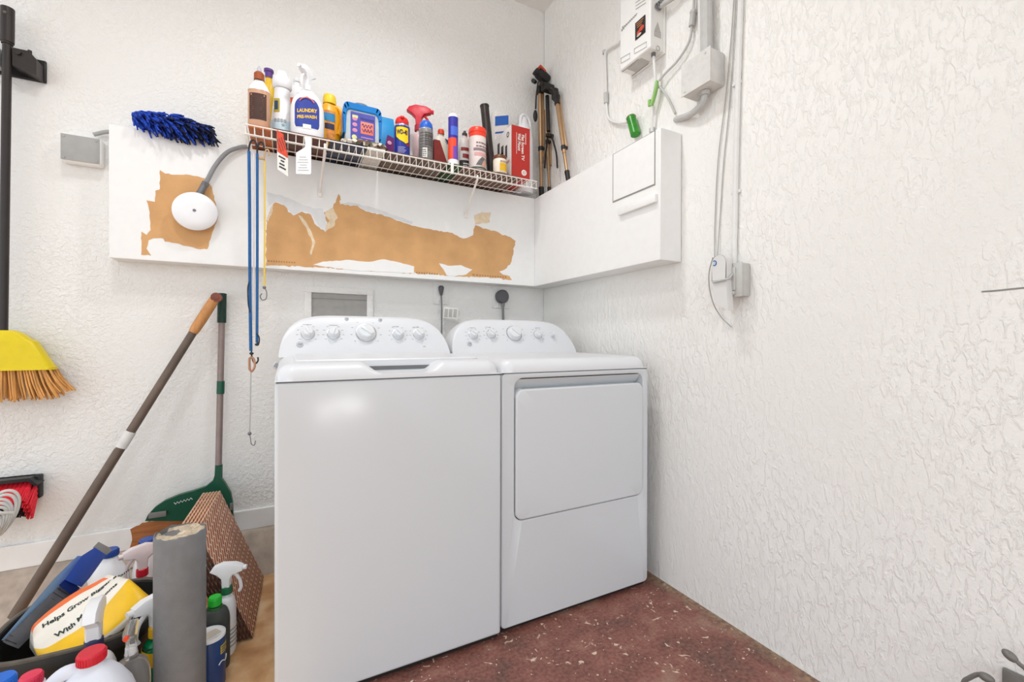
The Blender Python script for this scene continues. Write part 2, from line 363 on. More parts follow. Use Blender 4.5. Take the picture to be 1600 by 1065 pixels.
# ------------------------------------------------------------------ washer and dryer
m_enam = M('white_enamel', 'D3D6D9', .14, var=.006, scale=3, spec=.5)
m_plas = M('white_plastic', 'DBDCDF', .32, var=.006, scale=3)
m_seam = M('grey_seam', '6F7072', .7)
m_foot = M('black_rubber', '1D1C1B', .8)
m_mark = M('grey_print', 'A3A5A9', .6)
m_chr = M('satin_chrome', 'C9CBCE', .25, metal=1)
m_knob = M('pale_grey_plastic', 'DDDEE0', .3, var=.01)
Z0, Z1 = .020, .915
def top_cap(X0, X1, Y0, Y1, notch):
    nx, ny = 100, 64; g = G(); vs = []; fs = []; R = .042
    for j in range(ny + 1):
        ty = j / ny; y = Y0 + (Y1 - Y0) * ty ** 1.7
        for i in range(nx + 1):
            t = i / nx; t = .5 - .5 * cos(pi * t) if True else t
            x = X0 + (X1 - X0) * t
            dx = min(x - X0, X1 - x); dy = y - Y0
            cx, cy = min(dx, .05), min(dy, .05)
            d = min(dx, dy) if (dx > .05 or dy > .05) else .05 - min(.05, sqrt((.05 - cx) ** 2 + (.05 - cy) ** 2))
            f = sqrt(max(0, 1 - (1 - min(1, d / R)) ** 2))
            z = Z1 + .003 + .045 * f + .010 * ty
            if notch:
                a, b = notch; m = min(x - a, b - x)
                k = max(0, min(1, m / .065)); k = k * k * (3 - 2 * k); q = max(0, min(1, (Y0 + .085 - y) / .012))
                z = z - (z - min(z, Z1 + .017)) * k * q
            vs.append((x, y, z))
    n = nx + 1
    for j in range(ny):
        for i in range(nx): fs.append((j * n + i, j * n + i + 1, (j + 1) * n + i + 1, (j + 1) * n + i))
    # skirt to close it underneath
    rim = [i for i in range(n)] + [j * n + nx for j in range(1, ny + 1)] + [ny * n + i for i in range(nx - 1, -1, -1)] + [j * n for j in range(ny - 1, 0, -1)]
    base = len(vs)
    for r in rim: vs.append((vs[r][0], vs[r][1], Z1 + .002))
    L = len(rim)
    for k in range(L): fs.append((rim[k], base + k, base + (k + 1) % L, rim[(k + 1) % L]))
    fs.append(tuple(base + k for k in range(L)))
    g.add(vs, fs); return g
CY0, CZ0, CY1, CZ1 = 1.86, .965, 1.945, 1.128     # slanted console face: foot and head
def console(X0, X1):
    g = G(); xc, hw = (X0 + X1) / 2, (X1 - X0) / 2; rings = []
    sec = [(0, 0), (.25, .25), (.5, .5), (.75, .75), (.93, .95), (1.02, 1.0), (1.15, 1.035), (1.4, 1.04), (1.75, 1.0), (1.88, .9), (1.88, 0)]
    n = 48
    for i in range(n + 1):
        t = -cos(pi * i / n); t = max(-.9995, min(.9995, t)); f = (1 - abs(t) ** 6) ** .55; f = max(.10, f)
        rings.append([Vector((xc + t * hw, CY0 + (CY1 - CY0) * (a * (f if a <= 1.2 else 1)), CZ0 + (CZ1 - CZ0) * b * f)) for a, b in sec])
    g.loft(rings); return g
CN = Vector((0, -(CZ1 - CZ0), CY1 - CY0)).normalized(); CT = Vector((0, CY1 - CY0, CZ1 - CZ0)).normalized()
def on_face(u, v):
    d = ray(u, v); p0 = Vector((0, CY0, CZ0)); return CO + d * ((p0 - CO).dot(CN) / d.dot(CN))
RF = Matrix((Vector((1, 0, 0)), CT, CN)).transposed()          # x right, y up the face, z out of the face
def knob(u, v, r, root, ang):
    T = Matrix.Translation(on_face(u, v)) @ RF.to_4x4()
    g = G(T); g.lathe([(r * 1.22, -.002), (r * 1.22, .002), (r * 1.12, .004), (r * 1.05, .004), (r, .006), (r * .9, .024), (r * .8, .0265), (.001, .0265)], seg=28, cap=False)
    g.mat(1).lathe([(r * 1.24, .0018), (r * 1.24, .0035), (r * 1.12, .0042), (r * 1.12, .0018)], seg=28, cap=False)
    g.mat(0).box((0, 0, .0285), (r * .34, r * 1.55, .006), bev=.002, R=Matrix.Rotation(ang, 3, 'Z'))
    o = g.done('knob', [m_knob, m_chr], root); return o
def marks(root, g, spots, logos, lines):
    g.mat(1)
    for (u, v, wd) in lines:
        g.box(on_face(u, v) + CN * .0004, (wd, .0022, .0012), R=RF)
    for (u, v, r) in spots:
        n = 9
        for k in range(n):
            a = radians(-130 + 260 * k / (n - 1)); q = on_face(u, v) + Vector((1, 0, 0)) * sin(a) * r * 1.75 + CT * cos(a) * r * 1.75
            g.box(q + CN * .0004, (.007, .0016, .0012), R=RF)
    g.done('control_console', [m_plas, m_mark], root, angle=50)
    for (u, v, r) in logos:
        g = G(Matrix.Translation(on_face(u, v)) @ RF.to_4x4()); g.lathe([(r, 0), (r, .002), (r * .85, .0028), (.0005, .0028)], seg=20, cap=False)
        g.mat(1).text('GE', r * .95, (0, 0, .0031), bold=.0, Y=(0, 1, 0), shear=.3)
        o = g.done('round_badge', [M('light_grey_badge', 'B9BBBF', .4), m_seam], root)
def cabinet(root, X0, X1, Y0, Y1, door):
    for sx in (X0 + .05, X1 - .05):
        for sy in (Y0 + .06, Y1 - .06):
            G().cyl((sx, sy, 0), (sx, sy, .03), .018).done('foot', m_foot, root)
    G().box(((X0 + X1) / 2, (Y0 + Y1) / 2 + .003, .014), (X1 - X0 - .012, Y1 - Y0 - .03, .022)).done('floor_gap_shade', m_foot, root)  # black block added so the gap above the floor looks shaded
    if not door:
        G().box(((X0 + X1) / 2, (Y0 + Y1) / 2, (Z0 + Z1) / 2), (X1 - X0, Y1 - Y0, Z1 - Z0), bev=.010, seg=4).done('cabinet', m_enam, root)
    else:
        g = G(); g.box(((X0 + X1) / 2, (Y0 + .07 + Y1) / 2, (Z0 + Z1) / 2), (X1 - X0, Y1 - Y0 - .07, Z1 - Z0), bev=.002)
        dx0, dx1, dz0, dz1, zr = door
        n = 8
        out = rrect(X0, X1, Z0, Z1, .016, n); inn = rrect(dx0, dx1, dz0, zr, .034, n)
        def ring(pts, y): return [Vector((x, y, z)) for x, z in pts]
        def sh(pts, k):
            cx = sum(p[0] for p in pts) / len(pts); cz = sum(p[1] for p in pts) / len(pts)
            return [(x + (k if x < cx else -k), z + (k if z < cz else -k)) for x, z in pts]
        g.loft([ring(out, Y0 + .071), ring(out, Y0 + .006), ring(sh(out, .002), Y0 + .0015), ring(sh(out, .006), Y0), ring(sh(inn, -.004), Y0), ring(inn, Y0 + .003), ring(sh(inn, .004), Y0 + .066)], cap=False)
        q = ring(sh(inn, .004), Y0 + .066); g.add(q, [tuple(range(len(q)))])
        g.done('cabinet', m_enam, root)
        # door: a shallow pillow standing in the opening, a scooped finger pull above it
        d0 = rrect(dx0 + .004, dx1 - .004, dz0 + .004, dz1, .030, n)
        g = G(); g.loft([ring(d0, Y0 + .064), ring(d0, Y0 - .001), ring(sh(d0, .002), Y0 - .004), ring(sh(d0, .006), Y0 - .0055), ring(sh(d0, .05), Y0 - .006), ring(sh(d0, .14), Y0 - .0065)])
        dr = g.done('door', m_enam, root, angle=50)
        p0 = rrect(dx0 + .004, dx1 - .004, dz1 - .002, zr - .001, .016, n)
        g = G(); vs = []
        g.add([(dx0 + .006, Y0 + .060, dz1 - .02), (dx1 - .006, Y0 + .060, dz1 - .02), (dx1 - .012, Y0 + .003, zr - .004), (dx0 + .012, Y0 + .003, zr - .004), (dx0 + .006, Y0 + .0655, dz1 - .02), (dx1 - .006, Y0 + .0655, dz1 - .02), (dx1 - .012, Y0 + .0655, zr - .004), (dx0 + .012, Y0 + .0655, zr - .004)],
              [(0, 1, 2, 3), (4, 5, 6, 7), (0, 1, 5, 4), (1, 2, 6, 5), (2, 3, 7, 6), (3, 0, 4, 7)])
        g.done('finger_pull', m_enam, dr)
    g = G(); g.box(((X0 + X1) / 2, (Y0 + Y1) / 2 + .002, Z1 + .0005), (X1 - X0 - .008, Y1 - Y0 - .004, .006)); g.done('seam_gasket', m_seam, root)
WX0, WX1, WY0, WY1 = -.030, .656, 1.341, 2.02
wa = thing('washing_machine', 'white top-loading washing machine with five knobs, left of the dryer', 'washing machine', ((WX0 + WX1) / 2, (WY0 + WY1) / 2, 0))
cabinet(wa, WX0, WX1, WY0, WY1, None)
top_cap(WX0, WX1, WY0 - .002, WY1, (.195, .455)).done('top_panel', m_plas, wa, angle=60)
g = G(); lid = rrect(WX0 + .05, WX1 - .05, WY0 + .072, 1.845, .03)
def lz(x, y): return .9625 + .010 * max(0, min(1, ((y - WY0) / (WY1 - WY0)) ** .6))
g.loft([[Vector((x, y, lz(x, y) - .022)) for x, y in lid], [Vector((x, y, lz(x, y) + .004)) for x, y in lid],
        [Vector((x + (.004 if x < .3 else -.004), y + (.004 if y < 1.6 else -.004), lz(x, y) + .008)) for x, y in lid]])
g.done('lid', m_plas, wa)
G().box((.325, WY0 + .0715, Z1 + .029), (.235, .003, .012)).done('lid_gap', m_seam, wa)
for u, v, r, a in ((481, 521, .0205, .5), (521, 521, .0205, -.3), (572, 520, .034, .9), (622, 522, .0205, .7), (654, 522, .0205, .6)): knob(u, v, r, wa, a)
marks(wa, console(WX0 + .002, WX1 - .002), [(481, 521, .022), (521, 521, .022), (572, 520, .034), (622, 522, .022), (654, 522, .022)], [(541.5, 498.5, .009), (594, 500, .009), (468.5, 538, .0125)],
      [(553, 498, .006), (559, 498.3, .006), (566, 498.5, .006), (573, 499, .006), (580, 499.2, .006), (586, 499.6, .006), (527, 498, .028), (609, 502, .024), (480, 507, .034), (521, 508, .034), (618, 510, .028), (650, 511, .028), (663, 541, .012)])
g = G(TR(P(432, 570, x=-.038), 0, 0, .55)); g.box((0, 0, 0), (.022, .05, .03), bev=.006).mat(1).box((.0, -.0255, .0), (.016, .004, .018), bev=.001)
o = g.done('bleach_dispenser_latch', [m_plas, m_mark], wa)
DX0, DX1, DY0, DY1 = .664, 1.350, 1.356, 2.03
dr_ = thing('clothes_dryer', 'white front-loading clothes dryer with a square door, beside the right wall', 'dryer', ((DX0 + DX1) / 2, (DY0 + DY1) / 2, 0))
cabinet(dr_, DX0, DX1, DY0, DY1, (.715, 1.322, .388, .857, .897))
top_cap(DX0, DX1, DY0 - .002, DY1, None).done('top_panel', m_plas, dr_, angle=60)
for u, v, r, a in ((739, 523, .019, .8), (767, 522, .019, .8), (803, 521, .034, .8), (840, 523, .019, .8), (862, 524, .010, .0)): knob(u, v, r, dr_, a)
marks(dr_, console(DX0 + .002, DX1 - .002), [(739, 523, .021), (767, 522, .021), (803, 521, .034), (840, 523, .021)], [(733.5, 537, .0125)], [(738, 512, .03), (762, 511, .03), (840, 512, .03)])
# ------------------------------------------------------------------ left wall: brooms, brush, cord, poles
m_dark = M('dark_brown_plastic', '2B2422', .4, var=.12)
m_blk = M('black_plastic', '1B1A1B', .45, var=.1)
m_yel = M('yellow_plastic', 'E0C800', .4, var=.04)
m_straw = M('straw_bristle', 'D39A58', .7, var=.35, scale=60, stretch=(1, 1, .15))
m_red = M('red_bristle', 'E8283A', .6, var=.15, scale=60)
m_redp = M('red_plastic', 'D8232E', .35)
m_steel = M('galvanized_grey', 'A4A4A2', .45, metal=.3, var=.08)
m_grn = M('dark_green_plastic', '16513C', .4, var=.06)
m_pole = M('grey_brown_pole', '8C7C78', .4, metal=.2, var=.08)
m_pole2 = M('weathered_brown_pole', '66574C', .5, var=.2, scale=14)
m_light = M('light_bare_wood', 'C58A52', .5, var=.18, scale=20, stretch=(4, 4, .6))
m_rust = M('rusty_red_wood', '7C4434', .6, var=.2)
m_tape = M('white_tape', 'D8D6D3', .6, var=.05)
rd = random.Random(11)
# broom hanging in its wall clip
top, bot = P(12, 12, y=2.27), P(5, 521, y=2.27)
br = thing('broom', 'brown-handled broom with yellow cap and straw bristles hanging head-down at the left edge', 'broom', (bot.x, 2.27, bot.z))
d = (top - bot).normalized()
g = G(); g.cyl(bot - d * .03, top - d * .10, .0125); g.done('handle', m_dark, br)
g = G(); g.tube([top - d * .135, top - d * .12, top - d * .05, top - d * .012, top], lambda t: .0185 - .006 * (t > .95) - .003 * (t < .15), seg=14, sub=4)
g.mat(1).cyl(top + Vector((0, -.017, -.028)), top + Vector((0, -.02, -.028)), .005)
g.done('grip', [m_dark, m_pole2], br)
hx = bot.x; zt_, zb_ = bot.z, P(30, 578, y=2.27).z
rings = []
for z, w, dp in ((zt_ + .012, .030, .022), (zt_, .052, .026), (zt_ - .022, .075, .030), (zt_ - .028, .088, .032), (zb_ + .012, .136, .036), (zb_ + .010, .141, .038), (zb_, .141, .038)):
    rings.append([Vector((hx + a * 1, 2.272 + b, z)) for a, b in [(p_[0], p_[1]) for p_ in rrect(-w, w, -dp / 2 - .01, dp / 2 + .01, min(.018, dp / 2), 4)]])
g = G(); g.loft(rings); g.done('broom_cap', m_yel, br)
g = G()
for k in range(230):
    a = rd.uniform(-1, 1); b = rd.uniform(-1, 1); L = P(30, 622 + rd.uniform(-4, 5), y=2.27).z
    x0 = hx + a * .135; x1 = hx + a * .185 + rd.uniform(-.004, .004); y0 = 2.272 + b * .022; y1 = 2.272 + b * .032
    L += .028 * max(0, a - .75) * 4
    g.tube([(x0, y0, zb_ + .004), ((x0 * .6 + x1 * .4), (y0 + y1) / 2, (zb_ + L) / 2), (x1, y1, L)], lambda t: .0034 - .0012 * t, seg=5, sub=2)
for o_ in [g.done('bristles', m_straw, br)]: o_['kind'] = 'stuff'
# wall clip
c = P(36, 99, y=2.29)
cl = thing('broom_clip', 'black wall clip gripping the broom handle', 'tool holder', (c.x, YB, c.z))
hxc = (top - d * ((top.z - c.z) / d.z)).x
g = G(); g.box((hxc, YB - .006, c.z), (.17, .012, .085), bev=.004); g.done('back_plate', m_blk, cl)
g = G(); xr = c.x + .045
g.prism([(hxc + .015, YB - .012, c.z + .04), (xr - .02, YB - .012, c.z + .04), (xr, YB - .012, c.z + .015), (xr, YB - .012, c.z - .045), (hxc + .015, YB - .012, c.z - .025)], (0, -.055, 0))
g.cyl((hxc + .032, YB - .069, c.z + .024), (hxc + .032, YB - .074, c.z + .024), .008); g.cyl((hxc + .055, YB - .05, c.z + .04), (hxc + .055, YB - .05, c.z + .05), .006)
g.done('jaw', m_dark, cl)
g = G(); g.box((hxc - .05, YB - .04, c.z), (.06, .055, .07), bev=.008); j2 = g.done('jaw', m_steel, cl); j2['label'] = 'grey jaw'
# red brush
zt_ = P(30, 750, y=2.25).z; cx = P(-8, 760, y=2.25).x
rb = thing('scrub_brush', 'black brush head with red bristles hanging low on the left wall', 'brush', (cx, YB, zt_))
x1 = P(62, 760, y=2.285).x; hw = x1 - cx
g = G(); g.box((cx, YB - .016, zt_ - .045), (hw * 2 - .01, .032, .09), bev=.006)
g.prism([(cx - hw, 0, zt_ - .022), (cx - hw + .03, 0, zt_), (cx + hw - .022, 0, zt_), (cx + hw, 0, zt_ - .028), (cx + hw - .006, 0, zt_ - .034), (cx + hw - .026, 0, zt_ - .012), (cx - hw + .034, 0, zt_ - .012), (cx - hw + .006, 0, zt_ - .030)], (0, .055, 0), Matrix.Translation((0, 2.268, 0)))
g.done('brush_block', m_blk, rb)
g = G()
for r_ in range(4):
    for k in range(15):
        t = -1 + 2 * k / 14; g.mat(0 if (r_ == 0 or abs(t) > .93) else 1)
        bx = cx + t * (hw - .016); z0 = zt_ - .020 - .017 * r_ - (.012 if abs(t) > .9 else 0)
        for q in range(9):
            a = q * .7; R0 = .003; R1 = .0105 if r_ == 0 else .009
            g.tube([(bx + cos(a) * R0, YB - .030, z0 + sin(a) * R0), (bx + t * .004 + cos(a) * R1, YB - .112 + rd.uniform(-.004, .004) + .008 * r_, z0 - .058 + sin(a) * R1 * .7)], .0024, seg=5, smooth=False)
o_ = g.done('bristles', [m_red, M('black_bristle', '2A1518', .7, var=.2)], rb); o_['kind'] = 'stuff'
# cord
c = P(-9, 808, y=2.14)
g = G(); m_cord = M('grey_white_cord', 'C9C8C4', .5, var=.05)
for k in range(7):
    s_ = 1 - k * .10; t0 = rd.uniform(-.2, .2)
    g.tube([(c.x + -.044 * s_ * cos(a + t0) + .018 * s_ * sin(a), 2.165 - .006 * k + .004 * sin(3 * a), c.z + .082 * s_ * sin(a) - .004 * k) for a in [i * 2 * pi / 12 for i in range(12)]], .0052, seg=8, sub=4, closed=True)
g.tube([(c.x + .05, 2.13, c.z + .01), (c.x + .02, 2.115, c.z + .02), (c.x - .03, 2.115, c.z + .02), (c.x - .055, 2.13, c.z + .01)], .0052)
g.tube([(c.x - .06, 2.15, c.z + .05), (c.x - .15, 2.16, c.z + .06), (c.x - .24, 2.26, c.z + .07), (c.x - .26, YB + .002, c.z + .07)], .004)
tag(g.done('extension_cord', m_cord, origin=(c.x, YB, c.z)), 'grey-white cord coiled and hung under the red brush', 'cord')
# square junction box on the wall, with its stub of conduit
a, b = P(94, 207, y=2.284), P(156, 262, y=2.284); bw = b.x - a.x; bh = a.z - P(93, 248, y=2.284).z; b.z = a.z - bh
m_gp = M('grey_painted_cover', 'A3A2A0', .5, var=.05)
jb = thing('junction_box', 'square grey junction box left of the soffit', 'electrical box', ((a.x + b.x) / 2, YB, (a.z + b.z) / 2))
cx, cz = (a.x + b.x) / 2, (a.z + b.z) / 2
g = G(); g.box((cx, YB - .0235, cz), (bw + .008, .047, bh + .008), bev=.012, seg=3); g.done('box_body', m_white, jb)
g = G(); g.box((cx, YB - .0485, cz), (bw - .002, .004, bh - .002), bev=.0015); 
for sx, sz in ((-1, 1), (1, 1), (-1, -1), (1, -1)): g.cyl((cx + sx * (bw / 2 - .01), YB - .05, cz + sz * (bh / 2 - .01)), (cx + sx * (bw / 2 - .01), YB - .0525, cz + sz * (bh / 2 - .01)), .0045)
g.done('cover', m_gp, jb)
g = G(); q = P(164, 205, y=2.31); g.tube([(cx + .03, YB - .02, q.z - .02), (cx + .07, YB - .02, q.z), (SL + .0, YB - .02, q.z + .004)], .0075, seg=10); g.done('conduit', m_gp, jb)
# long leaning pole with the wooden end
T0, T1, T2 = P(336, 466, y=2.246), P(303, 517, y=2.232), P(22, 964, y=2.12)
pl = thing('long_handled_tool', 'long dark pole with a pale wooden grip leaning diagonally against the wall', 'tool', T2)
g = G(); g.cyl(T2, T1, .0175, .0150); g.done('pole', m_pole2, pl)
g = G(); dd = (T0 - T1); g.tube([T1 - dd * .05, T1 + dd * .1, T1 + dd * .5, T1 + dd * .9, T0], lambda t: .0165 + .004 * sin(pi * t) - .004 * (t > .97), seg=14, sub=4); g.done('wooden_grip', m_light, pl)
g = G(); q = T0 + dd.normalized() * .004; g.cyl(q + Vector((.004, -.02, .0)), q + Vector((.004, .018, .0)), .020); g.cyl(q + Vector((.004, -.021, .0)), q + Vector((.004, -.0225, .0)), .009); g.done('hanging_eye', m_rust, pl)
g = G(); t0, t1 = P(212, 676, y=T1.y + (T2.y - T1.y) * .37), P(190, 699, y=T1.y + (T2.y - T1.y) * .42)
ax = (T1 - T2).normalized(); k0 = (t1 - T2).dot(ax); k1 = (t0 - T2).dot(ax)
g.cyl(T2 + ax * k0, T2 + ax * k1, .0185); g.box(T2 + ax * (k0 + .015) + Vector((-.016, -.006, -.002)), (.022, .012, .026), bev=.004); g.done('tape', m_tape, pl)
# green rake standing head-down
A, B1, B2, B3, D0, D1 = P(347, 460, y=2.30), P(346.5, 504, y=2.295), P(345, 595, y=2.28), P(344.5, 615, y=2.278), P(342, 727, y=2.262), P(341, 748, y=2.258)
rk = thing('dustpan_rake', 'dark green dustpan-shaped head on a grey pole standing against the wall', 'dustpan', P(300, 806, y=2.24))
g = G(); g.cyl(D1, B1, .0125); g.done('pole', m_pole, rk)
g = G(); g.cyl(B1, A, .0168, .0172); g.lathe([(.0175, 0), (.0175, .004), (.012, .006)], A, seg=16); g.done('grip', M('black_green_rubber', '12352B', .6), rk)
g = G(); g.cyl(B3, B2, .0150); g.done('coupling', m_grn, rk)
yh = 2.245
out = [(228, 812), (232, 803), (243, 791), (258, 781), (280, 772), (302, 766), (322, 759), (333, 750), (337, 738), (337, 728), (347, 728), (346, 745), (353, 755), (361, 769), (364, 785), (365, 812)]
def rake_y(u): return 2.262 - .028 * (1 - ((u - 296) / 70) ** 2)
g = G(); front = [P(u, v, y=yh + .018 * ((u - 300) / 70) ** 2) for u, v in out]
poly(g, [q + Vector((0, .012, 0)) for q in front], (0, -1, 0), .024)
g.mat(1).box((P(247, 803, y=yh).x, yh - .008, P(247, 801, y=yh).z - .004), (.058, .012, .022), bev=.003)
g.box((P(362, 795, y=yh).x, yh - .006, P(362, 790, y=yh).z), (.012, .014, .03), bev=.003)
g.mat(2).tube([P(272 + k * 2.6, 786.5 - k * .75 + (1.6 if k % 2 else -1.6), y=yh - .0145) for k in range(12)], .0016, seg=5, smooth=False)
g.done('pan_head', [m_grn, M('grey_rubber_edge', '77746F', .7), m_tape], rk)
g = G(); g.cyl(D1 - Vector((0, 0, .02)), D0 + Vector((0, 0, .004)), .0155, .0140); g.done('socket', m_grn, rk)
# ------------------------------------------------------------------ floor: bollard, bucket, bottles, panels
m_wp = M('white_bottle_plastic', 'ECECEE', .35, var=.01)
m_wj = M('bluish_white_jug', 'DFE3EE', .35, var=.01)
m_clear = M('clear_plastic', 'F4F4F2', .12, var=.0, trans=.85, ior=1.2)
m_rcap = M('red_cap', 'D32438', .4); m_pcap = M('pink_red_cap', 'E53A5A', .4); m_bcap = M('blue_cap', '2B4FA0', .4); m_bcap2 = M('bright_blue_cap', '1769D0', .4)
m_navy = M('navy_plastic', '2A3358', .4); m_org = M('orange_plastic', 'F0512F', .4); m_lgrn = M('lime_green_cap', '2DBE3C', .4)
m_grnliq = M('green_liquid_bottle', '0E7B4B', .2, var=.1); m_teal = M('dark_teal', '164A40', .4); m_lab = M('paper_label', 'E8E6E0', .6, var=.03)
m_print = M('dark_print', '3A3A3E', .7); m_charc = M('charcoal_label', '3C3F3C', .55, var=.1); m_gold = M('amber_label', 'D9952F', .5)
def bottle_body(g, h, r, neck=.014, sx=1, sy=1, p=2, shoulder=.72, waist=0, seg=28):
    pr = [(r * .90, 0), (r * .98, .004), (r, .010)]
    for k in range(1, 9):
        t = k / 8; pr.append((r * (1 - waist * sin(pi * t)), .010 + (h * shoulder - .010) * t))
    for k in range(1, 7):
        t = k / 6; pr.append((neck + (r - neck) * cos(t * pi / 2) ** .8 if t < 1 else neck, h * shoulder + (h * .93 - h * shoulder) * sin(t * pi / 2) if True else 0))
    pr.append((neck, h)); g.lathe(pr, seg=seg, sx=sx, sy=sy, p=p); return g
def trig(root, T, h, head, collar, nozzle, s=1.0, lever=None):
    g = G(T); g.lathe([(.017 * s, h - .004), (.0175 * s, h), (.017 * s, h + .020 * s), (.013 * s, h + .024 * s)], seg=20); g.done('collar', collar, root)
    g = G(T); z = h + .022 * s
    prof = [(-.052, .052), (-.052, .070), (-.030, .080), (.012, .084), (.040, .074), (.050, .058), (.030, .046), (.014, .030), (.012, 0), (-.012, 0), (-.013, .026), (-.024, .044)]
    rings = []
    for x, k in ((-.0135, .86), (-.0105, 1), (.0105, 1), (.0135, .86)):
        rings.append([Vector((x * s, (-.004 + (a + .004) * k) * s, z + (.05 + (b - .05) * k) * s if b > .001 else z)) for a, b in prof])
    g.loft(rings); hd = g.done('trigger_head', head, root)
    g = G(T); g.cyl((0, -.050 * s, z + .061 * s), (0, -.064 * s, z + .061 * s), .0085 * s, .0085 * s, seg=6 if nozzle is not None else 16); g.done('nozzle', nozzle or head, hd)
    g = G(T); g.tube([(0, -.022 * s, z + .046 * s), (0, -.040 * s, z + .022 * s), (0, -.046 * s, z - .008 * s), (0, -.040 * s, z - .024 * s)], .0055 * s, seg=8); g.done('trigger', lever or head, hd)
def cap(root, T, z0, r, h, m, nm='cap'):
    g = G(T); n = 40; vs = []
    pr = [(r, z0), (r, z0 + h * .82), (r * .9, z0 + h), (.0005, z0 + h)]
    g.lathe(pr, seg=28, cap=False)
    for k in range(30):
        a = 2 * pi * k / 30; g.box((cos(a) * r, sin(a) * r, z0 + h * .42), (.0022, .0022, h * .7), R=Matrix.Rotation(a, 3, 'Z'))
    return g.done(nm, m, root)
def jug(name, label, x, y, h, r, mb, mc, rz, hand=True, caph=.024, capr=.026, liq=None):
    T = TR((x, y, 0), rz); root = thing(name, label, 'jug', (x, y, 0))
    g = G(T); pr = [(r * .88, 0), (r * .97, .006), (r, .02), (r, h * .50), (r * .97, h * .58), (r * .86, h * .68), (r * .66, h * .78), (r * .46, h * .85), (.024, h * .89), (.022, h - caph)]
    g.lathe(pr, seg=36, p=2.8, sx=1.0, sy=.80)
    g.done('jug_body', mb, root, angle=50)
    if hand:
        g = G(T); g.tube([(0 + .015, 0, h * .875), (r * .62, 0, h * .87), (r * .98, 0, h * .76), (r * 1.03, 0, h * .60), (r * .93, 0, h * .50)], .0125, seg=10, flat=1.25); g.done('handle', mb, root)
    cap(root, T, h - caph, capr, caph, mc); return root, T
# bollard
bx, by = -.260, 1.48
bo = thing('bollard', 'grey painted bollard pipe filled with concrete, standing before the washing machine', 'bollard', (bx, by, 0))
m_bol = M('grey_pitted_paint', '757576', .55, var=.08, scale=25, bump=.5, bscale=60)
m_cfill = M('chipped_concrete', 'C7B69F', .9, var=.3, scale=90, bump=1, bscale=150)
zb = .505; r0 = .0585; g = G(TR((bx, by, 0))); n = 48; rings = []
for z, r in ((0, r0), (.15, r0), (.35, r0), (zb - .004, r0), (zb, r0 - .002), (zb + .0005, r0 - .003), (zb - .012, r0 - .004)):
    rings.append([Vector((r * cos(2 * pi * k / n), r * sin(2 * pi * k / n), z + (noise.noise((cos(2 * pi * k / n) * 3, sin(2 * pi * k / n) * 3, 1)) * .007 if z > .4 else 0))) for k in range(n)])
g.loft(rings); g.done('pipe', m_bol, bo)
g = G(TR((bx, by, zb - .008))); vs = [(0, 0, .006)]; fs = []
for j in range(1, 9):
    for k in range(n):
        a = 2 * pi * k / n; r = (r0 - .0035) * j / 8; x, y = r * cos(a), r * sin(a)
        vs.append((x, y, .004 + noise.noise((x * 45, y * 45, 0)) * .009 - (.012 if (x + .025) ** 2 + (y - .02) ** 2 < .0006 else 0)))
for k in range(n): fs.append((0, 1 + k, 1 + (k + 1) % n))
for j in range(7):
    for k in range(n): fs.append((1 + j * n + k, 1 + (j + 1) * n + k, 1 + (j + 1) * n + (k + 1) % n, 1 + j * n + (k + 1) % n))
g.add(vs, fs); g.done('concrete_fill', m_cfill, bo, angle=60)
# bucket
kx, ky, kr = -.535, 1.725, .177
bk = thing('plant_tub', 'black plastic tub holding a yellow bag of plant food', 'tub', (kx, ky, 0))
m_tub = M('black_tub_plastic', '252422', .45, var=.15); m_rim = M('dusty_tub_rim', '5E5850', .6, var=.2)
g = G(TR((kx, ky, 0))); H_ = .215
g.lathe([(.001, .0), (kr * .80, .0), (kr * .82, .006), (kr * .95, H_ - .04), (kr * .955, H_ - .035), (kr * 1.06, H_ - .035), (kr * 1.07, H_ - .028), (kr * 1.03, H_ - .004), (kr * 1.0, H_), (kr * .965, H_ - .006), (kr * .94, H_ - .04), (kr * .80, .010), (.001, .010)], seg=56, p=3.2, cap=False)
g.done('tub_body', m_tub, bk)
g = G(TR((kx, ky, 0))); g.lathe([(kr * 1.035, H_ - .004), (kr * 1.036, H_ + .002), (kr * .99, H_ + .004), (kr * .965, H_ + .001), (kr * .97, H_ - .006)], seg=56, p=3.2, cap=False); g.done('rim', m_rim, bk)
# yellow bag
m_by = M('yellow_bag_film', 'F0BE14', .35, var=.08, scale=14, bump=.35, bscale=30); m_bw = M('white_bag_film', 'EDE6DA', .4, var=.03, bump=.3, bscale=25); m_bo = M('orange_bag_band', 'E8723C', .4, var=.05, bump=.2, bscale=30)
RG = [[(48, 985, 1.66), (51, 990, 1.655), (53, 1012, 1.60), (60, 1027, 1.57), (62, 1034, 1.60), (46, 1010, 1.68)],
      [(54, 974, 1.69), (56, 978, 1.685), (74, 1011, 1.58), (92, 1024, 1.535), (90, 1050, 1.56), (56, 1010, 1.70)],
      [(85, 946, 1.72), (89, 951, 1.71), (114, 987, 1.60), (140, 1006, 1.535), (140, 1030, 1.57), (85, 980, 1.73)],
      [(122, 922, 1.745), (127, 927, 1.735), (155, 957, 1.61), (178, 980, 1.55), (182, 992, 1.57), (125, 955, 1.75)],
      [(155, 905, 1.76), (161, 908, 1.75), (197, 908, 1.64), (226, 938, 1.585), (228, 952, 1.60), (165, 930, 1.75)],
      [(168, 898, 1.745), (178, 900, 1.73), (203, 905, 1.67), (233, 930, 1.625), (234, 941, 1.635), (185, 925, 1.72)]]
def cr(p0, p1, p2, p3, t): return .5 * ((2 * p1) + (p2 - p0) * t + (2 * p0 - 5 * p1 + 4 * p2 - p3) * t * t + (3 * p1 - p0 - 3 * p2 + p3) * t ** 3)
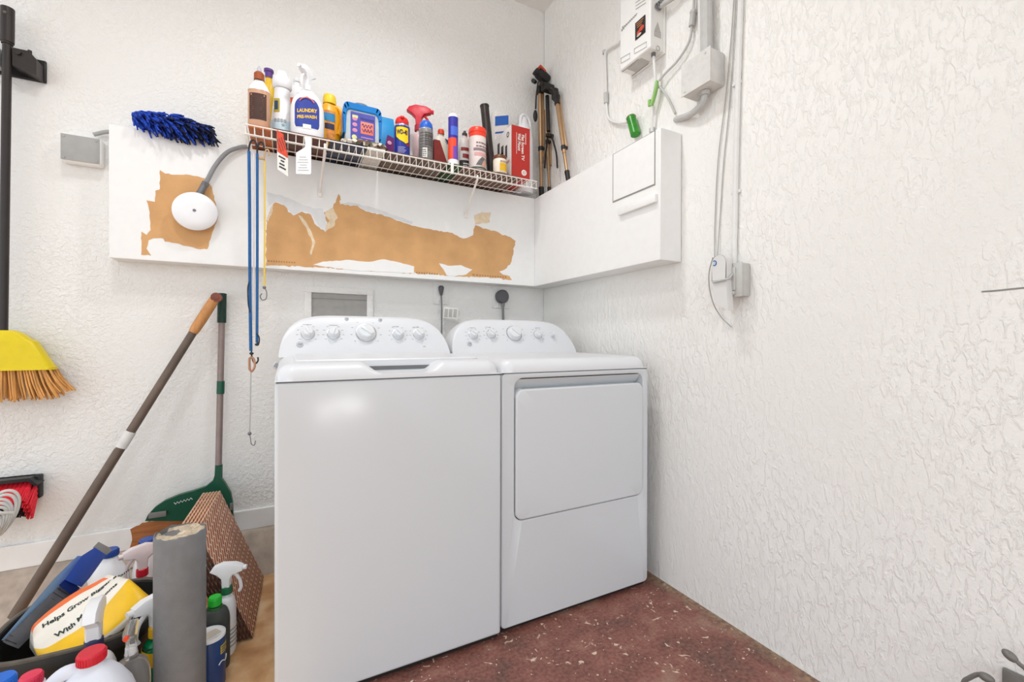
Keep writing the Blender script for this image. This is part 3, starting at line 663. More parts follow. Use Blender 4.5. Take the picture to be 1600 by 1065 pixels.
base = [[P(u, v, y=y + (.035 if i < 3 and 2 <= k <= 4 else .012)) for k, (u, v, y) in enumerate(r)] for i, r in enumerate(RG)]; full = []
for i in range(len(base) - 1):
    for j in range(6):
        t = j / 6; full.append([cr(base[max(i - 1, 0)][k], base[i][k], base[i + 1][k], base[min(i + 2, len(base) - 1)][k], t) for k in range(6)])
full.append(base[-1])
rings = []
for i, r in enumerate(full):
    o_ = []; cc = sum(r, Vector()) / 6
    for k in range(6):
        a, b = r[k], r[(k + 1) % 6]
        for j in range(4):
            q = a.lerp(b, j / 4); bul = sin(pi * j / 4) * .05
            q = q + (q - cc) * bul + Vector((0, 0, 1)) * noise.noise(q * 22) * .004
            o_.append(q)
    rings.append(o_)
bag = thing('plant_food_bag', 'yellow bag of plant food lying across the black tub', 'bag', (base[2][5] + base[2][3]) / 2)
g = G(); fcs = g.loft(rings); nr = len(rings); mm = [2, 1, 0, 1, 0, 1]
for q, f in enumerate(fcs[:(nr - 1) * 24]): f.material_index = mm[(q % 24) // 4]
for f in fcs[(nr - 1) * 24:]: f.material_index = 1
film = g.done('bag_film', [m_by, m_bw, m_bo], bag, angle=80)
from mathutils.bvhtree import BVHTree
bvh = BVHTree.FromPolygons([W(bag) @ v.co for v in film.data.vertices], [tuple(p.vertices) for p in film.data.polygons])
def lay(g, n0, N):
    g.bm.verts.ensure_lookup_table()
    for v in g.bm.verts[n0:]:
        h = bvh.ray_cast(v.co + N * .06, -N, .15)
        if h[0]: v.co = h[0] + N * .0012
def facet(i0, i1, ka, kb, f, lift):
    a = full[i0][ka].lerp(full[i0][kb], f); b = full[i1][ka].lerp(full[i1][kb], f); X = (b - a).normalized()
    up = (full[(i0 + i1) // 2][ka] - full[(i0 + i1) // 2][kb]); Y = (up - X * up.dot(X)).normalized(); N = X.cross(Y)
    return (full[(i0 + i1) // 2][ka].lerp(full[(i0 + i1) // 2][kb], f)) + N * lift, X, Y, (b - a).length
def line(txt, size, i0, i1, ka, kb, f, width=None, bold=.01, nm='lettering'):
    g = G(); c, X, Y, L = facet(i0, i1, ka, kb, f, 0); N = X.cross(Y); g.text(txt, size, c, bold, X=X, Y=Y, width=width); lay(g, 0, N)
    g.done(nm, M('black_green_print', '23352C', .6), film, norm=False, smooth=False)
line('Helps Grow Bigger Plants', .021, 10, 29, 1, 2, .30, .215, .03)
line('With More Blooms', .021, 9, 26, 1, 2, .68, .16, .03)
line('G', .022, 16, 18, 3, 4, .5, None, .03)
g = G(); c, X, Y, L = facet(21, 24, 3, 4, .5, .0); N = X.cross(Y)
g.tube([c + X * cos(a) * .018 + Y * sin(a) * .008 for a in [k * pi / 6 for k in range(12)]], .0012, seg=5, closed=True)
for q_ in range(3): g.tube([c + X * (-.012 + .008 * q_) - Y * .004, c + X * (-.008 + .008 * q_) + Y * .004, c + X * (-.006 + .008 * q_) - Y * .004], .001, seg=5)
lay(g, 0, N); g.done('oval_emblem', m_print, film, norm=False)
# blue and grey ridged tool beside the bag, and a pale blue board behind it
def yy(u): return 1.67 + (u - 5) / 160 * .30
def Q(u, v, dy=0): return P(u, v, y=yy(u) + dy)
m_blu = M('blue_plastic', '3A63CC', .4, var=.04); m_blu2 = M('dark_blue_plastic', '1E3A8C', .4); m_rib = M('ribbed_grey', '84858B', .5, var=.15); m_lb = M('pale_blue_board', '93B3D6', .5, var=.06)
st = thing('scrub_pad_holder', 'blue tool with a ribbed grey blade sticking out of the black tub', 'tool', Q(20, 1006))
back = Vector((.004, .012, -.016))
def strip(name, pts, m, dy=0, b=back):
    return G().prism([Q(u, v, dy) for u, v in pts], b).done(name, m, st)
strip('ribbed_blade', [(4, 1002), (22, 1009), (108, 925), (93, 915)], m_rib)
g = G()
for k in range(13):
    t = k / 13 + .04; a = Q(4 + 89 * t, 1002 - 87 * t, -.001); b = Q(22 + 86 * t, 1009 - 84 * t, -.001); g.cyl(a, b, .0016, seg=6)
g.done('ribs', M('light_grey_rib', '55565C', .5), st)
strip('blue_step', [(92, 914), (107, 925), (120, 914), (101, 905)], m_blu2, -.012)
strip('blue_handle', [(101, 905), (120, 914), (133, 900), (160, 863), (148, 855), (129, 867)], m_blu, -.020, Vector((.004, .022, -.018)))
strip('grey_end', [(145, 855), (154, 846), (171, 855), (161, 863)], M('dusty_grey_end', 'A9A9A2', .6))
g = G(); g.prism([Q(2, 1000, .012), (Q(8, 1000, .012)), Q(97, 909, .012), Q(128, 868, .012), Q(121, 868, .012), Q(86, 902, .012)], Vector((.002, .010, -.006)))
tag(g.done('blue_board', m_lb, origin=Q(5, 1002, .012)), 'thin pale blue board behind the blue ribbed tool', 'board')
# jugs and bottles left of the bollard
jug('bleach_jug', 'white jug with a red cap at the front, before the black tub', -.405, 1.352, .305, .082, m_wj, m_rcap, pi)
jug('bleach_jug', 'jug whose pink-red cap shows at the lower left frame edge', -.537, 1.434, .240, .042, m_wj, m_pcap, .4, hand=False, capr=.020)
jug('bleach_jug', 'jug whose bright blue cap shows at the very lower left corner', -.530, 1.296, .326, .040, m_wj, m_bcap2, .4, hand=False, capr=.022)
jug('water_jug', 'cloudy white jug with a blue cap behind the yellow bag', -.575, 2.085, .265, .056, m_wp, m_bcap, pi * .9, capr=.026)
jug('water_jug', 'white jug with a blue cap just left of the bollard top', -.463, 2.075, .285, .052, m_wp, m_bcap, 2.2, capr=.026)
def spray(name, label, x, y, h, r, mb, head, collar, nozzle, rz, s=1.0, sy=.75, waist=.0, shoulder=.66, z0=0, p=2.3, lever=None, label_m=None):
    root = thing(name, label, 'spray bottle', (x, y, z0)); T = TR((x, y, z0), rz)
    g = G(T); bottle_body(g, h, r, sx=1, sy=sy, p=p, shoulder=shoulder, waist=waist); g.done('bottle_body', mb, root, angle=60)
    trig(root, T, h, head, collar, nozzle, s, lever); return root, T
r_, T = spray('spray_bottle', 'white spray bottle with a navy collar in front of the yellow bag', -.441, 1.487, .238, .046, m_wp, m_wp, m_navy, None, pi + .1, 1.12)
r_, T = spray('spray_bottle', 'clear spray bottle with an orange-red nozzle beside the bollard', -.358, 1.452, .222, .040, m_clear, m_clear, m_wp, m_org, .0, .72)
r_, T = spray('spray_bottle', 'green spray bottle with yellow collar left of the bollard', -.333, 1.580, .185, .040, m_grnliq, m_wp, M('yellow_collar', 'E5B21C', .4), None, -.9, 1.1)
g = G(T); g.lathe([(.0275, .150), (.0292, .160)], seg=24, cap=False); g.mat(1).wrap(.0415, -.8, .8, .11, .150, sy=.75)
g.done('neck_band', [m_teal, M('yellow_leaf_label', 'E5B21C', .4)], r_)
r_, T = spray('spray_bottle', 'white and pink spray bottle with a red collar behind the bag', -.452, 1.955, .205, .040, m_wp, M('pinkish_white_trigger', 'E8D8D8', .4), m_rcap, None, -1.1, 1.0)
# right of the bollard
r_, T = spray('spray_bottle', 'white spray bottle with a green collar in front of the panels', -.176, 1.702, .200, .034, m_wp, m_wp, M('green_collar', '1F6B45', .4), None, 1.35, .92)
g = G(T); g.wrap(.0350, -1.3, 1.3, .02, .10, sy=.76); g.mat(1)
for k in range(5): g.wrap(.0356, -1.0, .3 + .2 * (k % 3), .03 + k * .013, .036 + k * .013, sy=.76)
g.done('bottle_label', [m_lab, m_mark], r_)
T = TR((-.200, 1.638, 0), .0); r_ = thing('weed_killer_bottle', 'charcoal bottle with a bright green cap between bollard and panels', 'bottle', (-.200, 1.638, 0))
g = G(T); bottle_body(g, .205, .040, neck=.016, sy=.8, p=2.4, shoulder=.7); g.done('bottle_body', m_charc, r_)
cap(r_, T, .200, .0175, .026, m_lgrn); g = G(T); g.wrap(.0405, -1.4, -.5, .06, .16, sy=.82); g.done('bottle_label', m_gold, r_)
g = G(T); g.lathe([(.020, .190), (.020, .196)], seg=20); g.done('neck_ring', M('dark_green_ring', '2C6B33', .5), r_)
T = TR((-.204, 1.562, 0), .6); r_ = thing('cleaning_powder_can', 'dark blue canister with a white lid touching the bollard', 'canister', (-.204, 1.562, 0))
m_dbl = M('dark_blue_can', '1E3C70', .35, var=.05)
g = G(T); g.lathe([(.039, 0), (.040, .004), (.040, .148), (.039, .150)], seg=32); g.done('can_body', m_dbl, r_)
g = G(T); g.lathe([(.0405, .146), (.0405, .154), (.038, .156), (.037, .151), (.0005, .150)], seg=32, cap=False); g.mat(1).box((0, 0, .1515), (.05, .03, .002)); g.done('lid', [m_wp, M('cream_lid', 'DDD3C4', .5)], r_)
g = G(T); g.wrap(.0405, .25, 1.0, .100, .125, thick=.0006); g.mat(1)
for k in range(3): g.wrap(.0412, .3, .8 + .1 * (k % 2), .104 + k * .007, .107 + k * .007, thick=.0004)
g.mat(2).tube([(.0415 * sin(a), -.0415 * cos(a), .070 + .018 * (a - .2) + .008 * sin(a * 6)) for a in [.1 + .09 * k for k in range(11)]], .0016, seg=5)
g.done('can_label', [M('mustard_label', 'C9B43A', .5), m_dbl, m_lab], r_)
r_, T = spray('spray_bottle', 'bottle behind the bollard with an orange trigger just showing', -.296, 1.69, .170, .030, m_wp, m_org, m_wp, None, -.9, .95)
# leaning stack of woven-pattern panels
A_, B_ = P(413, 902, z=.003), P(396, 997, z=.003); T_ = P(345, 767, y=2.165) - A_
ex = (B_ - A_); Wd = ex.length; ex.normalize(); ez = T_ - ex * T_.dot(ex); Ln = ez.length; ez.normalize(); en = ex.cross(ez)
if en.x < 0: en = -en
def woven():
    m = bpy.data.materials.new('woven_brown_tile'); m.use_nodes = True; n = m.node_tree.nodes; l = m.node_tree.links; b = n['Principled BSDF']; b.inputs['Roughness'].default_value = .6
    tc = n.new('ShaderNodeTexCoord'); mp = n.new('ShaderNodeMapping'); mp.inputs['Rotation'].default_value = (0, 0, radians(38)); l.new(tc.outputs['Object'], mp.inputs[0])
    br = n.new('ShaderNodeTexBrick'); br.inputs['Scale'].default_value = 1; br.inputs['Brick Width'].default_value = .052; br.inputs['Row Height'].default_value = .019; br.inputs['Mortar Size'].default_value = .0036; br.inputs['Mortar Smooth'].default_value = .4
    br.inputs['Color1'].default_value = lin('A2522C'); br.inputs['Color2'].default_value = lin('B2663C'); br.inputs['Mortar'].default_value = lin('EBD3BC'); l.new(mp.outputs[0], br.inputs[0])
    nz = n.new('ShaderNodeTexNoise'); nz.inputs['Scale'].default_value = 13; nz.inputs['Detail'].default_value = 5; l.new(tc.outputs['Object'], nz.inputs[0])
    mx = n.new('ShaderNodeMix'); mx.data_type = 'RGBA'; mx.blend_type = 'MIX'; r = n.new('ShaderNodeValToRGB'); r.color_ramp.elements[0].position = .45; r.color_ramp.elements[1].position = .75; r.color_ramp.elements[1].color = (.38, .38, .38, 1); l.new(nz.outputs['Fac'], r.inputs[0]); l.new(r.outputs[0], mx.inputs[0])
    l.new(br.outputs['Color'], mx.inputs[6]); mx.inputs[7].default_value = lin('8A4327'); l.new(mx.outputs[2], b.inputs['Base Color'])
    bp = n.new('ShaderNodeBump'); bp.inputs['Strength'].default_value = .5; bp.inputs['Distance'].default_value = .003; l.new(br.outputs['Fac'], bp.inputs['Height']); l.new(bp.outputs[0], b.inputs['Normal'])
    return m
m_wov = woven(); m_edge = M('pale_panel_edge', 'C79F80', .7, var=.2); m_side = M('dark_panel_side', '4A342A', .7, var=.3)
th = .0072; NP = 6
R3 = Matrix((ex, ez, en)).transposed()
for k in range(NP):
    e2 = Vector((0, 0, 0)); off = -en * (th + .0028) * (k + .5)
    off.z = 0; off = off.normalized() * abs((th + .0028) * (k + .5) / max(.3, abs(en.dot(Vector((off.x, off.y, 0)).normalized()))))
    g = G(); g.box((Wd / 2, Ln / 2, 0), (Wd, Ln, th), bev=.0008)
    for f in g.bm.faces:
        nn = f.normal if f.normal.length else Vector((0, 0, 1))
    g.bm.normal_update()
    for f in g.bm.faces:
        f.material_index = 0 if abs(f.normal.z) > .7 else (1 if f.normal.y > .5 else 2)
    o = g.done('woven_panel', [m_wov, m_edge, m_side], norm=False)
    o.matrix_basis = Matrix.Translation(A_ + off + Vector((0, 0, .003))) @ R3.to_4x4()
    tag(o, 'reddish brown woven-pattern panel, outermost of the leaning stack' if k == 0 else 'reddish brown panel behind the outermost one in the leaning stack', 'panel', 'leaning woven-pattern panels')
# ------------------------------------------------------------------ wire shelf above the soffit
YF = 2.028
zs = .5 * (P(384, 194, y=YF).z + P(838, 285, y=YF).z); xs0, xs1 = P(384, 194, y=YF).x, P(838, 285, y=YF).x
m_wire = M('white_coated_wire', 'EFE9E2', .4, var=.02)
sh = thing('wire_shelf', 'long white wire shelf crowded with bottles above the soffit', 'shelf', ((xs0 + xs1) / 2, YB, zs))
g = G(); n = int((xs1 - xs0) / .0295)
for k in range(n + 1):
    x = xs0 + (xs1 - xs0) * k / n
    g.tube([(x, YB - .006, zs), (x, YF + .004, zs), (x, YF, zs - .004), (x, YF, zs - .036)], .0017, seg=5, smooth=False)
for y, z, r in ((YF - .002, zs + .002, .0028), (YF - .002, zs - .036, .0028), (2.115, zs - .004, .0026), (2.21, zs - .004, .0026), (YB - .008, zs - .003, .0028)): g.cyl((xs0 - .004, y, z), (xs1 + .004, y, z), r, seg=8)
g.done('wire_deck', m_wire, sh)
for (u0, v0, u1, v1) in ((508, 232, 500, 300), (746, 280, 728, 334)):
    a, b = P(u0, v0, y=YF + .004), P(u1, v1, y=SY - .006)
    g = G(); g.tube([a + Vector((0, 0, .02)), a, b], .0055, seg=8, smooth=False); g.box(b + Vector((0, .001, -.006)), (.016, .006, .032), bev=.002); g.done('brace', m_wire, sh)
q = P(706, 262, y=YF); G().box((q.x, YF - .005, zs - .018), (.014, .012, .052), bev=.003).done('splice_clip', m_wire, sh)
zb0 = zs + .0022; FL = .013; zb = zb0 + FL + .001
def sx_(u, y): return P(u, 250, y=y).x
def zt(u, v, y): return P(u, v, y=y).z
# flat things lying on the wires
def flat(name, label, cat, u0, u1, y0, y1, m, th=FL, wav=0):
    xa, xb = sx_(u0, y0), sx_(u1, y0); g = G()
    nx = 24; vs = []; fs = []
    for s_ in (0, 1):
        for i in range(nx + 1):
            for j in range(9):
                x = xa + (xb - xa) * i / nx; y = y0 + (y1 - y0) * j / 8; e = min(1, min(i, nx - i) / 2, min(j, 8 - j) / 1.5)
                w_ = noise.noise((x * 40, y * 40, u0)) * wav
                vs.append((x, y, zb0 + th * (.5 + (s_ - .5) * (.35 + .65 * e if wav else 1)) - (th * .5 * (1 - (.35 + .65 * e)) if wav and s_ == 0 else 0) * 0 + (w_ * e if s_ else 0)))
    n = nx + 1
    for s_ in (0, 1):
        for i in range(nx):
            for j in range(8):
                a = s_ * n * 9 + i * 9 + j; fs.append((a, a + 1, a + 10, a + 9))
    o = n * 9
    for i in range(nx):
        for j in (0, 8): a = i * 9 + j; fs.append((a, a + 9, a + 9 + o, a + o))
    for j in range(8):
        for i in (0, nx): a = i * 9 + j; fs.append((a, a + 1, a + 1 + o, a + o))
    g.add(vs, fs); return tag(g.done(name, m, origin=((xa + xb) / 2, (y0 + y1) / 2, zb0)), label, cat)
flat('wooden_board', 'orange-brown wooden board lying on the wires at the shelf left end', 'board', 388, 424, 2.045, 2.315, M('orange_brown_board', 'B5622A', .5, var=.25, scale=14, stretch=(8, 1, 1)))
flat('wooden_board', 'dark reddish brown board lying on the wires below the laundry spray', 'board', 426, 512, 2.04, 2.315, M('dark_red_board', '5E3322', .5, var=.3, scale=14, stretch=(1, 8, 1)))
flat('folded_bag', 'dark navy plastic bag lying flat on the wires below the blue tub', 'bag', 515, 571, 2.04, 2.315, M('navy_bag_film', '1C2440', .35, var=.3, bump=.4))
flat('paper_packet', 'crumpled white paper packet lying flat on the shelf wires', 'packet', 574, 602, 2.04, 2.315, M('crumpled_white_paper', 'D9D5CF', .7, var=.1, bump=.8, bscale=50))
flat('cardboard_sheet', 'grey-brown cardboard sheet lying on the wires below the aerosol cans', 'cardboard', 604, 700, 2.04, 2.315, M('grey_brown_card', '6B594E', .7, var=.3, scale=20))
flat('folded_cloth', 'small dark green cloth folded flat on the shelf wires', 'cloth', 703, 722, 2.04, 2.315, M('dark_green_cloth', '2E4A26', .8, var=.3, scale=60))
flat('wooden_board', 'long brown board lying on the wires at the shelf right end', 'board', 725, 812, 2.04, 2.315, M('brown_board', '6E4D3C', .6, var=.3, scale=14, stretch=(8, 1, 1)))
def on_ellipse(g, n0, rx, ry, off, p=2):
    g.bm.verts.ensure_lookup_table(); Mi = g.M.inverted()
    for v in g.bm.verts[n0:]:
        q = Mi @ v.co; k = min(.999, abs(q.x / rx)); q.y = q.y - ry * (1 - k ** p) ** (1 / p) - off; v.co = g.M @ q
def nv(g): return len(g.bm.verts)
def lines(g, r, z0, z1, n, a0, a1, seed=0, sy=1, thick=.0006):
    r_ = random.Random(seed)
    for k in range(n):
        z = z0 + (z1 - z0) * k / n; a = a0
        while a < a1 - .1:
            b = min(a1, a + r_.uniform(.12, .45)); g.wrap(r, a, b, z, z + (z1 - z0) / n * .45, seg=3, sy=sy, thick=thick); a = b + .06
# amber floor-cleaner bottle
y = 2.085; x = sx_(405, y); T = TR((x, y, zb), -.15); r = .0405; h = zt(405, 127, y) - zb
bt = thing('wood_cleaner_bottle', 'bottle with a dark brown label and brown cap at the shelf left end', 'bottle', (x, y, zb))
g = G(T); g.lathe([(r * .92, 0), (r, .006), (r, h * .74), (r * .95, h * .80), (r * .75, h * .88), (r * .5, h * .95), (.016, h)], seg=32, sy=.72, p=2.4)
g.done('bottle_body', M('pinkish_amber_plastic', 'C79A7C', .3, var=.04), bt)
g = G(T); g.lathe([(r * 1.004, h * .76), (r * .96, h * .80), (r * .77, h * .885), (r * .53, h * .955), (.018, h * .998)], seg=32, sy=.73, p=2.4, cap=False); g.done('clear_shoulder', M('milky_shoulder', 'E6E2DC', .25), bt)
g = G(T); n0 = nv(g); g.add([(-.031, 0, h * .14), (.031, 0, h * .14), (.031, 0, h * .68), (-.031, 0, h * .68)], [(0, 1, 2, 3)])
bmesh.ops.subdivide_edges(g.bm, edges=list(g.bm.edges), cuts=9, use_grid_fill=True); on_ellipse(g, 0, r, r * .72, .0008, 2.4)
g.mat(1); rr_ = random.Random(3)
for k in range(11):
    n1 = nv(g); w_ = rr_.uniform(.018, .026); z_ = h * (.60 - .042 * k); g.box((-.002, -.0003, z_), (w_ * 2, .0008, .0022)); on_ellipse(g, n1, r, r * .72, .0012, 2.4)
g.mat(2); n1 = nv(g); g.box((0, -.0003, h * .645), (.05, .0008, .006)); on_ellipse(g, n1, r, r * .72, .0012, 2.4)
g.done('bottle_label', [M('dark_brown_label', '43261A', .5, var=.2), M('brown_print', '76503C', .6), M('pink_print', 'D99A84', .6)], bt, norm=False)
g = G(T); g.lathe([(.0195, h), (.0195, h + .028), (.013, h + .036), (.0005, h + .036)], seg=24, cap=False); g.done('cap', M('rust_brown_cap', '9A4A1E', .4), bt)
g = G(T); g.lathe([(.009, h + .034), (.008, h + .050), (.003, h + .062), (.0005, h + .062)], seg=16, cap=False); g.done('spout_tip', M('pale_grey_tip', 'B7B8C4', .35), bt)
# bottle with purple cap behind
y = 2.262; x = sx_(420, y); T = TR((x, y, zb)); h = zt(420, 122, y) - zb
bt = thing('cleaner_bottle', 'yellow-necked bottle with a purple cap behind the brown-labelled bottle', 'bottle', (x, y, zb))
g = G(T); bottle_body(g, h, .030, sy=.8, shoulder=.75); g.done('bottle_body', M('yellow_bottle', 'E3B92E', .4), bt)
g = G(T); g.lathe([(.015, h - .002), (.016, h + .022), (.020, h + .026), (.020, h + .036), (.0005, h + .038)], seg=20, cap=False); g.done('cap', M('purple_cap', '5B3A86', .4), bt)
# tall white flared bottle
y = 2.155; x = sx_(441, y); T = TR((x, y, zb)); h = zt(441, 124, y) - zb
bt = thing('fabric_softener_bottle', 'tall white bottle with a wide cap beside the brown-labelled bottle', 'bottle', (x, y, zb))
g = G(T); g.lathe([(.041, 0), (.045, .006), (.0455, .03), (.043, h * .30), (.037, h * .52), (.032, h * .70), (.030, h * .80), (.031, h * .84)], seg=32, sy=.85); g.mat(1).lathe([(.0458, .032), (.0436, h * .28)], seg=32, sy=.86, cap=False)
g.done('bottle_body', [m_wp, M('pale_blue_band', 'C3DAE4', .4, var=.06)], bt)
g = G(T); g.lathe([(.032, h * .83), (.038, h * .86), (.0385, h * .97), (.034, h), (.026, h + .004), (.018, h + .03), (.0005, h + .032)], seg=32, sy=.9, cap=False); g.done('cap', m_wp, bt)
g = G(T); g.wrap(.0402, -.9, -.25, h * .40, h * .62, sy=.86); g.mat(1).wrap(.0406, -.8, -.4, h * .44, h * .58, sy=.87, thick=.0005); g.mat(2)
for k in range(4): g.wrap(.0445, -.7 + .28 * k, -.5 + .28 * k, h * .24, h * .29, sy=.87)
n1 = nv(g)
g.ball((.004, -.040, h * .20), .006, (1, .1, 1))
g.done('bottle_label', [M('yellow_olive_label', 'B8A63C', .5), M('dark_blue_label', '2F4A66', .5), M('grey_print', '6F6A66', .6)], bt)
# white bottle with an orange-red label between
y = 2.245; x = sx_(464, y); T = TR((x, y, zb)); h = zt(464, 128, y) - zb
bt = thing('cleaner_bottle', 'white bottle with an orange-red band half hidden behind the laundry spray', 'bottle', (x, y, zb))
g = G(T); bottle_body(g, h, .038, sy=.8, shoulder=.8); g.done('bottle_body', m_wp, bt)
g = G(T); g.wrap(.0385, -1.3, 1.3, h * .60, h * .72, sy=.82); g.mat(1).wrap(.0388, -1.3, 1.3, h * .20, h * .52, sy=.82); g.done('bottle_label', [M('orange_red_label', 'E2572F', .5), M('muted_blue_label', '6F8498', .5)], bt)
cap(bt, T, h - .004, .014, .018, m_wp)
# laundry pre-wash spray
y = 2.088; x = sx_(480.5, y); T = TR((x, y, zb), -.1); h = zt(480, 141, y) - zb; r = .067
bt = thing('laundry_spray_bottle', 'white trigger spray bottle with a blue arched laundry pre-wash label', 'spray bottle', (x, y, zb))
g = G(T); g.lathe([(r * .93, 0), (r, .008), (r, h * .45), (r * .97, h * .62), (r * .86, h * .76), (r * .62, h * .88), (r * .34, h * .97), (.015, h)], seg=36, sy=.52, p=2.3); g.done('bottle_body', m_wp, bt)
def arch(w, z0, z1, n=10):
    zr = z1 - w * .9
    return [(-w * .9, z0), (w * .9, z0), (w, z0 + .012)] + [(w * cos(pi * k / n), zr + w * .9 * sin(pi * k / n)) for k in range(n + 1)] + [(-w, z0 + .012)]
g = G(T)
def plate(pts, off, mi, p=2.3, rx=r, ry=r * .52):
    g.mat(mi).plate(pts, lambda x_, z_: (x_, -ry * (1 - min(.999, abs(x_ / rx)) ** p) ** (1 / p) - off, z_))
plate(arch(.052, .030, h * .80), .0008, 0); plate(arch(.048, .034, h * .785), .0012, 1)
g.mat(2); n1 = nv(g); g.tube([(.030 * cos(a), 0, h * .64 + .026 * sin(a)) for a in [.35 + .244 * k for k in range(11)]], .0042, seg=6, flat=.4); on_ellipse(g, n1, r, r * .52, .0016, 2.3)
plate([(-.016, .030), (.016, .030), (.016, .048), (-.016, .048)], .0016, 0)
for tx, sz, z_, wd, mi in (('LAUNDRY', .021, h * .50, .068, 3), ('PRE-WASH', .019, h * .375, .066, 3)):
    g.mat(mi); n1 = nv(g); g.text(tx, sz, (0, 0, z_), .035, X=(1, 0, .14), width=wd * 1.15); on_ellipse(g, n1, r, r * .52, .0024, 2.3)
g.done('front_label', [m_lab, M('royal_blue_label', '2A3E98', .4, var=.12, scale=60), M('pale_red_arc', 'D86A62', .5), M('yellow_print', 'F2C22C', .5)], bt, norm=False)
trig(bt, T @ Matrix.Rotation(-.55, 4, 'Z'), h, m_wp, m_wp, None, .92)
# yellow detergent jug
y = 2.165; x = sx_(515, y); T = TR((x, y, zb), .25); h = zt(516, 163, y) - zb; r = .048
m_ydet = M('golden_yellow_jug', 'F0A818', .35, var=.05)
bt = thing('detergent_jug', 'golden yellow detergent jug with a lighter yellow cap', 'jug', (x, y, zb))
g = G(T); g.lathe([(r * .95, 0), (r, .008), (r, h * .55), (r * .95, h * .72), (r * .75, h * .88), (r * .5, h)], seg=32, sy=.75, p=2.6); g.done('jug_body', m_ydet, bt)
g = G(T); g.tube([(.012, -.01, h * .93), (r * .8, -.02, h * .90), (r * 1.0, -.026, h * .72), (r * .82, -.034, h * .45), (r * .55, -.036, h * .30)], .0115, seg=10); g.done('handle', m_ydet, bt)
g = G(T); g.wrap(r * 1.01, -1.15, .25, h * .10, h * .78, sy=.79); g.mat(1).wrap(r * 1.02, -1.1, .2, h * .55, h * .72, sy=.80); g.mat(2).wrap(r * 1.02, -1.0, .15, h * .38, h * .50, sy=.80)
g.done('jug_label', [M('orange_label', 'DA8A3A', .5, var=.3, scale=60), M('teal_blue_label', '2A86B8', .5), M('navy_label', '2C2E4A', .5)], bt)
g = G(T); g.lathe([(.026, h - .004), (.027, h + .002), (.025, h + .032), (.022, h + .038), (.0005, h + .038)], seg=28, sx=1.1, cap=False); g.done('cap', M('light_yellow_cap', 'F5CC30', .4), bt)
# blue-lidded pods tub
y = 2.115; xa, xb = sx_(533, y), sx_(594, y); x = (xa + xb) / 2; T = TR((x, y, zb + .012)); W2 = (xb - xa) / 2; h = zt(562, 171, y) - zb - .012
m_btub = M('translucent_blue', '1C86D6', .2, var=.05, trans=.2); m_frost = M('frosted_tub', 'D7E3E8', .25, trans=.35)
tb = thing('pods_tub', 'frosted tub with a bright blue lid and violet label', 'tub', (x, y, zb + .012))
def slabxz(g, pts, y0, y1, sc=1): g.loft([[Vector((a, y0, b)) for a, b in pts], [Vector((a, y1, b)) for a, b in pts]])
g = G(T); base_ = rrect(-W2 * .86, W2 * .86, 0, h * .9, .02)
g.loft([[Vector((a * k, yy_, b)) for a, b in base_] for yy_, k in ((-.044, .97), (-.040, 1), (.040, 1), (.044, .97))]); g.done('tub_body', m_frost, tb)
g = G(T)
outp = rrect(-W2, W2, -.002, h, .032); inp = rrect(-W2 * .84, W2 * .84, .002, h * .80, .02)
def top_only(pts, z0=.45): return [(a, max(b, h * z0)) for a, b in pts]
o1 = [(-W2 * .97, h * .22), (-W2, h * .72), (-W2 * .93, h * .93), (-W2 * .80, h), (W2 * .80, h), (W2 * .95, h * .93), (W2, h * .72), (W2 * .95, h * .22)]
i1 = [(-W2 * .84, h * .22), (-W2 * .80, h * .66), (-W2 * .76, h * .78), (-W2 * .66, h * .83), (W2 * .66, h * .83), (W2 * .78, h * .78), (W2 * .82, h * .66), (W2 * .86, h * .22)]
vs = [Vector((a, yy_, b)) for yy_ in (-.050, .046) for a, b in o1 + i1]; fs = []
for k in range(7):
    for o_ in (0, 16): fs.append((o_ + k, o_ + k + 1, o_ + 8 + k + 1, o_ + 8 + k))
    fs.append((k, k + 1, 17 + k, 16 + k)); fs.append((8 + k, 9 + k, 25 + k, 24 + k))
fs += [(0, 8, 24, 16), (7, 15, 31, 23)]
g.add(vs, fs); bmesh.ops.bevel(g.bm, geom=list(g.bm.edges), offset=.003, segments=2, affect='EDGES'); g.done('lid_frame', m_btub, tb, angle=60)
g = G(T); g.lathe([(W2 * .55, h - .004), (W2 * .5, h + .012), (W2 * .35, h + .022), (.0005, h + .026)], seg=28, sy=.6, cap=False); g.done('domed_top', m_clear, tb)
g = G(T); lw = W2 * .62; g.box((.002, -.0447, h * .42), (lw * 2, .0012, h * .74), bev=.0004); g.mat(1).box((.020, -.0455, h * .44), (lw * 1.05, .001, h * .30), bev=.0004); g.mat(2)
for k in range(3): g.ball((-lw * .62, -.0455, h * (.62 - .14 * k)), .011, (1, .08, .8))
g.mat(3).ball((-lw * .66, -.0455, h * .17), .011, (1, .08, 1)); g.box((-lw * .6, -.0456, h * .68), (.024, .0008, .012)); g.mat(4)
for q, zc in ((0, .50), (1, .38)):
    g.tube([(.020 - lw * .42 + k * lw * .084, -.0462, h * zc + .008 * sin(k * 2.2 + q)) for k in range(11)], .0017, seg=5)
g.box((.02, -.0456, h * .66), (lw * 1.1, .0008, .008)); g.mat(2).box((.02, -.0456, h * .20), (lw * 1.0, .0008, .004))
g.done('front_label', [M('violet_blue_label', '4A4BA6', .45, var=.1, scale=50), M('coral_bubble', 'F07F62', .5), M('pink_spots', 'D48AA8', .5), M('pale_yellow_green', 'D5D98E', .5), M('dark_violet', '34337C', .5)], tb)
